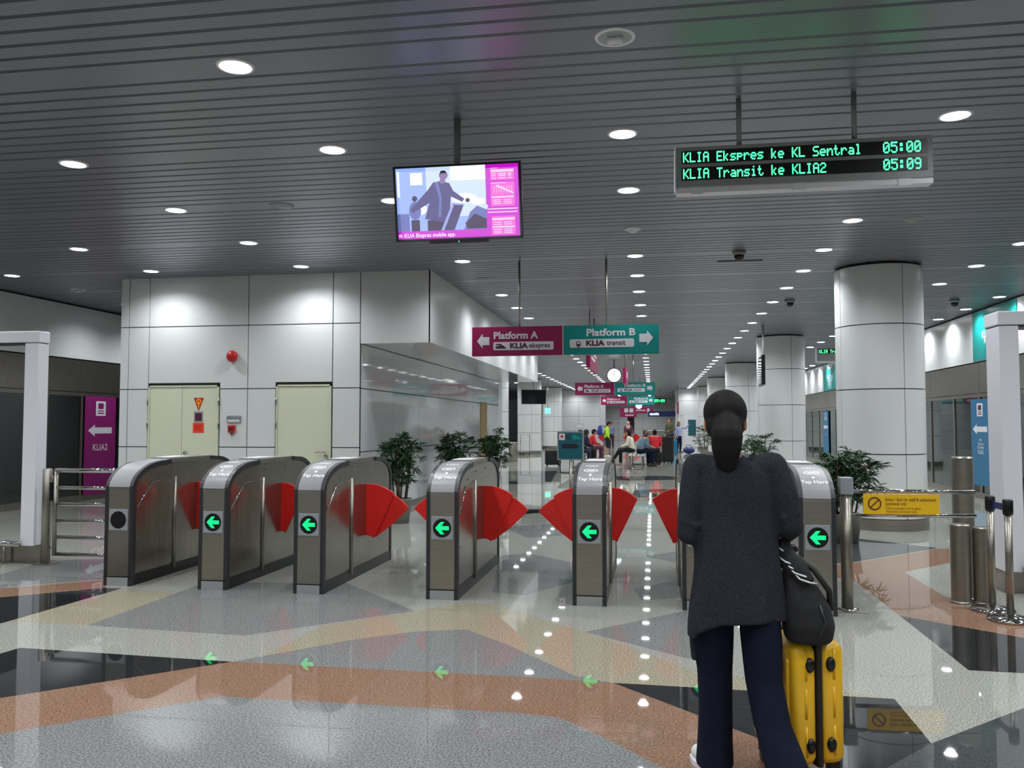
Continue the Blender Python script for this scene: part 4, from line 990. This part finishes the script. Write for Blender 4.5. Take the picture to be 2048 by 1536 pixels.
def person(label, loc, rz, pose, top, trouser, hair='hair_black', shoe='black_fabric', k=1.0, vox=0.014, shorts=False, scarf=None, over=None, pack=None, hat=None):
    J = dict(SIT if pose == 'sit' else STAND)
    if over: J.update(over)
    t = thing('person',label,'person',loc,rz); t.scale = (k,k,k)
    def g(n, s):
        a = J.get(n+('_l' if s < 0 else '_r')) or J[n]
        if n+('_l' if s < 0 else '_r') in J: return V(*a)
        return V(a[0]*s,a[1],a[2])
    b = MB(); hc = V(*J['head']); nk = V(*J['neck']); pit = J.get('pitch',0.0); yaw = J.get('yaw',0.0)
    head(b, hc, 1.0, yaw, pit); b.limb([(nk,0.05),(hc+V(0,-0.02,-0.05),0.047)])
    pel = (g('hip',1)+g('hip',-1))/2
    b.limb([(pel,0.10),(V(*J['waist']),0.10),(V(*J['chest']),0.12),(nk-V(0,0,0.04),0.06)])
    for s in (-1,1):
        h, kn, an = g('hip',s), g('knee',s), g('ankle',s); sh, el, wr = g('sh',s), g('elbow',s), g('wrist',s)
        b.limb([(h,0.075),(kn,0.05),(an,0.036)]); b.limb([(an,0.036),(an+V(0,0.02,-0.035),0.036),(an+V(0.01*s,0.15,-0.05),0.028)])
        b.limb([(V(*J['chest'])+V(0.08*s,0,0.10),0.06),(sh,0.05),(el,0.038),(wr,0.027)])
        d = (wr-el).normalized(); hand(b, wr, d, V(0,0,1) if abs(d.z) < 0.7 else V(0,1,0), 1.0, 0.5, -s)
    b.fuse('body','skin',t,min(vox,0.010),2)
    c = MB(); w_ = V(*J['waist']); ch = V(*J['chest'])
    up = (nk-pel).normalized(); fw = V(1,0,0).cross(up) * -1
    def ell(p, rx, ry): return [p + V(rx*math.cos(2*math.pi*j/18),0,0) + fw*(ry*math.sin(2*math.pi*j/18)) for j in range(18)]
    c.rings([ell(pel+up*0.0,0.165,0.125),ell(w_,0.155,0.115),ell(ch,0.175,0.125),ell(ch+up*0.10,0.165,0.10),ell(nk-up*0.02,0.075,0.07)])
    for s in (-1,1): c.limb([(ch+V(0.09*s,0,0)+up*0.08,0.075),(g('sh',s),0.068),(g('elbow',s),0.056),(g('elbow',s)*0.15+g('wrist',s)*0.85,0.044)])
    c.fuse('top',top,t,vox,3)
    p = MB(); p.rings([ell(pel-up*0.10,0.15,0.12),ell(pel,0.16,0.122),ell(pel+up*0.10,0.15,0.112)])
    for s in (-1,1):
        kn = g('knee',s); an = g('ankle',s)
        p.limb([(g('hip',s),0.098),(kn,0.072)] if shorts else [(g('hip',s),0.096),(kn,0.07),(an+V(0,0,0.04),0.058)])
    p.fuse('shorts' if shorts else 'trousers',trouser,t,vox,3)
    for s in (-1,1):
        an = g('ankle',s); f = MB(); f.limb([(an+V(0,-0.02,-0.035),0.043),(an+V(0.005*s,0.06,-0.04),0.038),(an+V(0.015*s,0.16,-0.048),0.032)]); f.fuse('shoe',shoe,t,min(vox,0.012),2)
    M = Matrix.Rotation(yaw,3,'Z') @ Matrix.Rotation(pit,3,'X')
    hr = MB()
    if scarf:
        hr.ball(hc+M@V(0,-0.022,0.022),0.092,0.105,0.108,16,12,M); hr.limb([(hc+M@V(0,-0.05,-0.05),0.085),(nk+V(0,-0.01,0),0.10),(ch+V(0,0.0,0.08),0.15)]); hr.fuse('headscarf',scarf,t,vox,2)
    else:
        hr.ball(hc+M@V(0,-0.022,0.035),0.085,0.098,0.090,16,12,M); hr.ball(hc+M@V(0,-0.05,-0.02),0.074,0.065,0.085,12,10,M)
        if J.get('long'): hr.limb([(hc+M@V(0,-0.06,-0.02),0.075),(hc+M@V(0,-0.085,-0.16),0.07),(hc+M@V(0,-0.09,-0.26),0.04)])
        hr.fuse('hair',hair,t,vox,2)
    if hat:
        h_ = MB(); h_.ball(hc+M@V(0,-0.02,0.075),0.095,0.105,0.07,16,10,M); h_.fuse('cap',hat,t,vox,2)
    return t
def worn_pack(label, loc, rz, m, s=1.0):
    t = thing('backpack',label,'backpack',loc,rz); t.scale = (s,s,s)
    b = MB(); b.ball((0,0,0),0.16,0.11,0.25); b.ball((0,-0.08,-0.06),0.12,0.07,0.14); b.ball((0,0.0,0.12),0.13,0.10,0.14); b.fuse('body',m,t,0.014,2)
    for sx in (-1,1): MB().tube([(sx*0.09,0.08,0.20),(sx*0.11,0.17,0.22),(sx*0.12,0.27,0.12),(sx*0.12,0.20,-0.10),(sx*0.10,0.08,-0.16)],0.014,8).build('strap','zip_black',t,True)
mat('cloth_lime', S(180,226,50), 0.8); mat('cloth_blue', S(40,62,140), 0.8); mat('cloth_bluegrey', S(110,122,148), 0.85); mat('cloth_navy', S(28,32,58), 0.85)
mat('cloth_red', S(196,30,42), 0.8); mat('cloth_cream', S(224,218,196), 0.85); mat('cloth_tealgrey', S(92,118,132), 0.85); mat('cloth_olive', S(72,76,54), 0.85); mat('cloth_lavender', S(160,168,204), 0.85); mat('cloth_plum', S(92,46,62), 0.85); mat('cloth_black', S(22,22,25), 0.85); mat('cloth_pink', S(196,160,160), 0.85)
person('standing person in lime jacket and black shorts with bowed head', (-2.03,38.4,0), R(-80),'stand','cloth_lime','cloth_black',shoe='white_rubber',k=0.98,shorts=True,over=dict(head=(0,0.10,1.50),pitch=-0.5,neck=(0,0.03,1.38)))
worn_pack('blue backpack on the back of the lime jacket person',(-2.33,38.34,1.17),R(-80),'cloth_blue',1.0)
person('person in blue grey shirt and dark trousers far behind the lime jacket person', (-2.50,52.5,0), R(160),'stand','cloth_bluegrey','cloth_navy')
person('seated person in black headscarf and dark clothes on the left bench', (-2.5,31.0,0.0), R(-60),'sit','cloth_navy','cloth_black',scarf='cloth_black',over=dict(pitch=-0.25))
person('seated person in red top and plum trousers beside the black headscarf', (-2.4,33.6,0.0), R(-75),'sit','cloth_red','cloth_plum',over=dict(pitch=-0.3))
person('dark haired seated person half hidden behind the teal floor sign', (-2.60,29.6,0.0), R(-80),'sit','cloth_navy','cloth_navy')
person('seated person in cream jacket and black trousers facing left on the right bench', (-0.75,30.6,0.0), R(80),'sit','cloth_cream','cloth_black',shoe='cloth_pink',over=dict(ankle_l=(-0.11,0.60,0.22),long=True))
person('hunched seated person in teal grey jacket and jeans on the right bench', (-0.42,29.7,0.0), R(-50),'sit','cloth_tealgrey','navy_denim',hair='hair_brown',over=dict(chest=(0,0.10,0.86),neck=(0,0.2,1.0),head=(0,0.28,1.08),sh=(0.17,0.16,0.94),pitch=-0.5))
person('brown haired seated person behind the teal grey jacket', (-0.38,31.3,0.0), R(-100),'sit','cloth_plum','navy_denim',hair='hair_brown')
person('person in red shirt seen from behind, sitting among black luggage', (0.06,31.58,0.0), R(-4),'sit','cloth_red','cloth_black')
person('person in pale headscarf and plum dress standing before the dark pillar', (-1.42,50.5,0), R(170),'stand','cloth_plum','cloth_plum',scarf='cloth_pink')
person('tall standing person in olive shirt, left of the standing couple', (0.88,45.0,0), R(150),'stand','cloth_olive','cloth_navy',k=1.08,over=dict(elbow_l=(-0.27,0.10,1.12),wrist_l=(-0.12,0.30,1.05)))
person('standing person in lavender top with raised arm, right of the couple', (1.33,45.2,0), R(-140),'stand','cloth_lavender','navy_denim',hair='hair_brown',k=0.98,over=dict(elbow_l=(-0.30,0.18,1.28),wrist_l=(-0.36,0.38,1.45),long=True))

# the traveller in the foreground -------------------------------------------------
W = thing('person','woman seen from behind in long charcoal cardigan and navy trousers, black ponytail','person',(0.33,3.62,0))
HC = V(-0.032,0.03,1.462)
b = MB(); head(b, HC, 1.0, R(-6), -0.22)
b.limb([(V(-0.02,-0.005,1.30),0.052),(HC+V(0,-0.02,-0.055),0.05)],14)
b.limb([(V(-0.04,0,0.80),0.085),(V(0.04,0,0.80),0.085)],14); b.limb([(V(0,0,0.80),0.085),(V(0,0,0.95),0.08),(V(0,0,1.12),0.085),(V(-0.01,0,1.23),0.07)],14); b.ball((0,0,1.14),0.13,0.082,0.13)
LS, RS = V(-0.150,0.0,1.272), V(0.150,0.0,1.278)
LE, RE = V(-0.185,-0.02,1.010), V(0.214,-0.01,1.045)
LW, RW = V(-0.115,0.20,0.985), V(0.215,0.205,0.975)
LA, RA = V(-0.085,0.07,0.085), V(0.175,-0.17,0.088)
LK, RK = V(-0.083,0.08,0.43), V(0.100,-0.04,0.43)
for sh, el, wr, s in ((LS,LE,LW,-1),(RS,RE,RW,1)):
    b.limb([(V(0.06*s,0,1.24),0.06),(sh,0.052),(el,0.038),(wr,0.026)],12)
hand(b, LW, (LW-LE)+V(0.05,0.05,0.03), V(-0.3,0,1), 0.95, 0.75, 1)
hand(b, RW, V(0.05,0.9,-0.35), V(0.0,0.35,0.9), 0.95, 1.15, -1)
for h, kn, an, s in ((V(-0.085,0,0.80),LK,LA,-1),(V(0.085,0,0.80),RK,RA,1)):
    b.limb([(h,0.082),(kn,0.052),(an,0.036)],12); b.limb([(an,0.036),(an+V(0,0.03,-0.035),0.036),(an+V(0.02*s,0.15,-0.05),0.026)],10)
b.fuse('body','skin',W,0.0055,3)
for s in (-1,1):
    e = MB().ball(HC + Matrix.Rotation(R(-6),3,'Z') @ (Matrix.Rotation(-0.22,3,'X') @ V(0.03*s,0.082,0.008)),0.010,0.008,0.008,10,8); e.build('eye','white_rubber',W,True)
# cardigan
c = MB(); prof = [(1.318,0.055,0.055,-0.02),(1.305,0.085,0.066,-0.018),(1.285,0.145,0.078,-0.005),(1.25,0.168,0.09,0),(1.18,0.172,0.10,0),(1.08,0.166,0.104,0),(0.98,0.166,0.114,0.0),(0.90,0.168,0.122,0.003),(0.82,0.174,0.13,0.006),(0.74,0.181,0.136,0.008),(0.70,0.184,0.138,0.008),(0.665,0.186,0.139,0.008)]
rr = []; n = 56
for z, rx, ry, ox in prof:
    fo = max(0.0,min(1.0,(1.2-z)/0.5)); ring = []
    for j in range(n):
        a = 2*math.pi*j/n; w_ = 1+fo*(0.045*math.sin(5*a+3.2*z)+0.03*math.sin(9*a-4*z+1.0)+0.012*math.sin(17*a+9*z)); left = max(0,-math.cos(a))**2
        zz = z - (0.075*left if z < 0.72 else (0.04*left if z < 0.8 else 0)) + 0.004*math.sin(5*a)*fo
        ring.append(V(ox+rx*w_*math.cos(a), ry*w_*math.sin(a)*(1.0 if math.sin(a) < 0 else 1.0), zz))
    rr.append(ring)
c.rings(rr)
c.limb([(V(-0.085,0,1.262),0.062),(LS,0.060),(LS*0.5+LE*0.5+V(-0.004,-0.008,0),0.057),(LE,0.052)],14); c.limb([(LE,0.054),(LE*0.45+LW*0.55,0.050),(LW+V(-0.01,-0.02,0),0.042)],14)
c.limb([(V(0.085,0,1.262),0.064),(RS,0.061),(RS*0.5+RE*0.5+V(0.010,-0.01,0),0.057),(RE,0.053)],14); c.limb([(RE,0.056),(RE*0.5+RW*0.5,0.050),(RW*0.85+RE*0.15,0.043)],14)
for k,(el,s) in enumerate(((LE,-1),(RE,1))):
    c.limb([(el+V(0.02*s,-0.03,0.05),0.022),(el+V(-0.03*s,-0.045,0.03),0.016)],8)
# draped front panels hanging lower on the left
c.rings([[V(-0.180+ox+w_*math.sin(a)+0.4*w_*math.cos(2*a), d_*math.cos(a), z) for a in [2*math.pi*j/14 for j in range(14)]] for z, w_, d_, ox in ((0.92,0.008,0.02,0.03),(0.80,0.014,0.05,0.024),(0.72,0.017,0.065,0.016),(0.65,0.018,0.072,0.010),(0.585,0.017,0.07,0.006))])
c.fuse('cardigan','knit_grey',W,0.0075,3)
tl2 = MB(); tl2.rings([[V(x+0.016*math.cos(2*math.pi*j/10), 0.05+0.035*math.sin(2*math.pi*j/10), z) for j in range(10)] for x, z in ((-0.172,0.66),(-0.172,0.58),(-0.168,0.52),(-0.164,0.475))]); tl2.fuse('scarf_end','knit_grey',W,0.008,2)
# trousers, slightly flared
def leg(mb, pts, n=24, ph=0.0):
    rings = []
    for i,(p, rx, ry) in enumerate(pts):
        rings.append([V(p[0]+rx*(1+0.035*math.sin(3*a+6*p[2]+ph))*math.cos(a), p[1]+ry*(1+0.035*math.sin(4*a-8*p[2]+ph))*math.sin(a), p[2]) for a in [2*math.pi*j/n for j in range(n)]])
    mb.rings(rings)
p = MB(); p.limb([(V(-0.06,0,0.80),0.085),(V(0.06,0,0.80),0.085)],14)
leg(p,[((-0.080,0,0.82),0.078,0.086),((-0.086,0.01,0.72),0.082,0.090),((-0.091,0.04,0.58),0.084,0.088),((-0.085,0.07,0.43),0.072,0.078),((-0.084,0.07,0.28),0.069,0.077),((-0.087,0.07,0.14),0.072,0.084),((-0.088,0.07,0.045),0.077,0.096)])
leg(p,[((0.080,0,0.82),0.078,0.086),((0.088,-0.005,0.72),0.082,0.090),((0.098,-0.02,0.58),0.082,0.090),((0.102,-0.045,0.43),0.073,0.080),((0.124,-0.09,0.28),0.072,0.080),((0.166,-0.15,0.14),0.082,0.088),((0.182,-0.175,0.035),0.09,0.10)],ph=2.0)
p.fuse('trousers','navy_denim',W,0.008,3)
# shoes with white soles
for an, s, rot in ((LA,-1,R(24)),(RA,1,R(-12))):
    M = Matrix.Rotation(rot,3,'Z'); up = MB(); so = MB()
    up.limb([(an+M@V(0,-0.035,-0.028),0.042),(an+M@V(0,0.05,-0.032),0.040),(an+M@V(0,0.15,-0.044),0.034)],12)
    u = up.fuse('shoe','white_rubber',W,0.007,2)
    so.prism([tuple((an+M@V(x,y,0)).xy) for x,y in ((-0.034,-0.07),(-0.043,-0.04),(-0.040,0.05),(-0.046,0.12),(-0.03,0.175),(0.0,0.19),(0.03,0.175),(0.046,0.12),(0.040,0.05),(0.043,-0.04),(0.034,-0.07),(0,-0.082))],'z',0.002,0.024); so.build('sole','white_paint',u)
# hair with a low ponytail
h = MB(); M = Matrix.Rotation(R(-6),3,'Z') @ Matrix.Rotation(-0.22,3,'X')
h.ball(HC+M@V(0,-0.022,0.034),0.090,0.104,0.096,20,14,M); h.ball(HC+M@V(0,-0.05,-0.025),0.080,0.066,0.080,16,12,M)
h.limb([(HC+V(-0.002,-0.095,-0.015),0.056),(HC+V(-0.004,-0.118,-0.06),0.064),(HC+V(-0.006,-0.116,-0.11),0.060),(HC+V(-0.004,-0.105,-0.15),0.048),(HC+V(0.0,-0.098,-0.175),0.036)],14)
h.limb([(HC+V(0.02,-0.10,-0.05),0.03),(HC+V(0.018,-0.10,-0.185),0.020)],10); h.limb([(HC+V(-0.03,-0.10,-0.05),0.03),(HC+V(-0.022,-0.10,-0.175),0.022)],10)
h.fuse('hair','hair_black',W,0.007,3)
hb = MB(); hb.lathe([(0.047,-0.012),(0.055,-0.008),(0.055,0.008),(0.047,0.012)],20,caps=False); Mx = Matrix.Rotation(R(75),3,'X'); hb.v = [tuple(Mx @ Vector(q) + HC + V(-0.002,-0.098,-0.012)) for q in hb.v]; hb.build('hair_tie','cloth_black',W,True)
wt = MB(); wt.lathe([(0.028,-0.010),(0.031,-0.008),(0.031,0.008),(0.028,0.010)],18,caps=False); Mw = (RW-RE).to_track_quat('Z','Y').to_matrix(); wt.v = [tuple(Mw @ Vector(q) + RW*0.97+RE*0.03) for q in wt.v]; wt.build('watch','chrome',W,True)

# yellow suitcase: narrow zipped side faces the camera
A0 = V(0.545,3.575,0); e1 = V(0.933,0.36,0); e2 = V(-0.36,0.933,0)
ctr = A0 + e1*0.115 + e2*0.18
Y = thing('suitcase','yellow hard shell suitcase with black zip, standing right of the woman','suitcase',tuple(ctr),math.atan2(0.36,0.933))
# local: x = thickness (narrow side), y = width, narrow face at y = -0.18
HT, ZB, ZT = 0.115, 0.088, 0.575
def rr2(hx, hy, r, z, n=6):
    pts = []
    for cx, cy, a in ((hx-r,hy-r,0),(-hx+r,hy-r,90),(-hx+r,-hy+r,180),(hx-r,-hy+r,270)):
        for i in range(n+1): t_ = R(a+90*i/n); pts.append(V(cx+r*math.cos(t_), cy+r*math.sin(t_), z))
    return pts
for s, nm2 in ((-1,'shell'),(1,'shell')):
    sh = MB(); hx = 0.0505
    zz = [(ZB,0.030,0.155),(ZB+0.012,0.044,0.170),(ZB+0.035,hx,0.18),(ZT-0.035,hx,0.18),(ZT-0.012,0.044,0.170),(ZT,0.030,0.155)]
    sh.rings([[q + V(s*0.062,0,0) for q in rr2(a,b_,0.028,z)] for z, a, b_ in zz])
    o = sh.build(nm2,'case_yellow',Y,True); o.data.set_sharp_from_angle(angle=R(50))
    # vertical ribs on the broad face, rubber studs on the narrow face
    rb = MB()
    for yy in (-0.13,-0.078,-0.026,0.026,0.078,0.13): rb.tube([(s*0.112,yy,ZB+0.07),(s*0.114,yy,ZB+0.09),(s*0.114,yy,ZT-0.09),(s*0.112,yy,ZT-0.07)],0.010,8)
    for zz_ in (ZB+0.10,ZB+0.25,ZB+0.40): rb.tube([(s*0.062,-0.178,zz_-0.06),(s*0.062,-0.180,zz_),(s*0.062,-0.178,zz_+0.06)],0.006,6)
    rb.build('rib','case_yellow',o,True)
    for z in (ZB+0.085,ZT-0.085): MB().ball((s*0.046,-0.184,z),0.020,0.014,0.030,14,10).build('stud','black_plastic',Y,True)
zp_ = MB(); zp_.rings([rr2(0.013,0.183,0.012,z) for z in (ZB-0.002,ZT+0.003)]); zp_.build('zip','zip_black',Y)
for sx in (-1,1):
    for sy in (-1,1):
        fk = MB(); fk.box(sx*0.075-0.022,sx*0.075+0.022,sy*0.14-0.02,sy*0.14+0.02,0.04,ZB+0.01); f_ = fk.build('wheel_fork','black_plastic',Y,bevel=0.004)
        MB().tube([(sx*0.075-0.018,sy*0.14-0.01,0.026),(sx*0.075+0.018,sy*0.14-0.01,0.026)],0.026,16).build('wheel','charcoal',f_,True)
for sx in (-1,1): MB().tube([(sx*0.05,0.10,ZT-0.01),(sx*0.05,0.10,0.905)],0.009,10).build('handle_rod','chrome',Y,True)
MB().tube([(-0.062,0.10,0.90),(-0.055,0.10,0.915),(0.055,0.10,0.915),(0.062,0.10,0.90)],0.016,10).build('handle_grip','black_plastic',Y,True)
# black shoulder bag resting on the suitcase, striped cloth over it
B = thing('shoulder_bag','soft black bag lying on top of the yellow suitcase','bag',(0.612,3.645,0.579))
bg = MB(); bg.rings([[V(rx*math.copysign(abs(math.cos(a))**0.75,math.cos(a))+ox, ry*math.copysign(abs(math.sin(a))**0.75,math.sin(a))-0.01, z) for a in [2*math.pi*j/24 for j in range(24)]] for z, rx, ry, ox in ((0.0,0.075,0.085,0.0),(0.012,0.092,0.10,0.0),(0.07,0.102,0.11,0.0),(0.15,0.094,0.10,-0.01),(0.22,0.07,0.075,-0.03),(0.275,0.042,0.05,-0.055),(0.30,0.02,0.03,-0.07))])
bg.fuse('body','black_fabric',B,0.008,4)
MB().tube([(0.085,-0.03,0.13),(0.075,-0.06,0.21),(0.02,-0.055,0.29),(-0.05,-0.01,0.34),(-0.075,0.03,0.35)],0.012,8).build('strap','zip_black',B,True)
MB().tube([(0.02,-0.118,0.03),(0.05,-0.112,0.10),(0.03,-0.105,0.16)],0.004,6).build('pocket_zip','charcoal',B,True)
Cc = thing('striped_cloth','black cloth with white stripes draped over the black bag, beside the woman','cloth',(0.552,3.645,0.815))
cl = MB(); ww = MB()
path = [V(-0.03,0.03,0.19),V(-0.025,0.0,0.13),V(-0.01,-0.03,0.08),(V(0.02,-0.045,0.045)),V(0.055,-0.07,0.0)]
cl.tube(path,[0.022,0.03,0.042,0.046,0.03],12); cl.fuse('cloth','cloth_black',Cc,0.007,2)
for k, f in enumerate((0.10,0.3,0.5,0.65,0.78,0.9)):
    i = min(3,int(f*4)); q = path[i].lerp(path[i+1], f*4-i); r = [0.022,0.03,0.042,0.046,0.03][i]+0.003
    ww.tube([q+V(-r*0.95,-0.004,0.012+0.004*k),q+V(-r*0.5,-r*0.85,0.006),q+V(r*0.3,-r*0.95,-0.006),q+V(r*0.95,-r*0.2,-0.016)],0.0035,6)
ww.build('stripes','white_rubber',Cc,True)
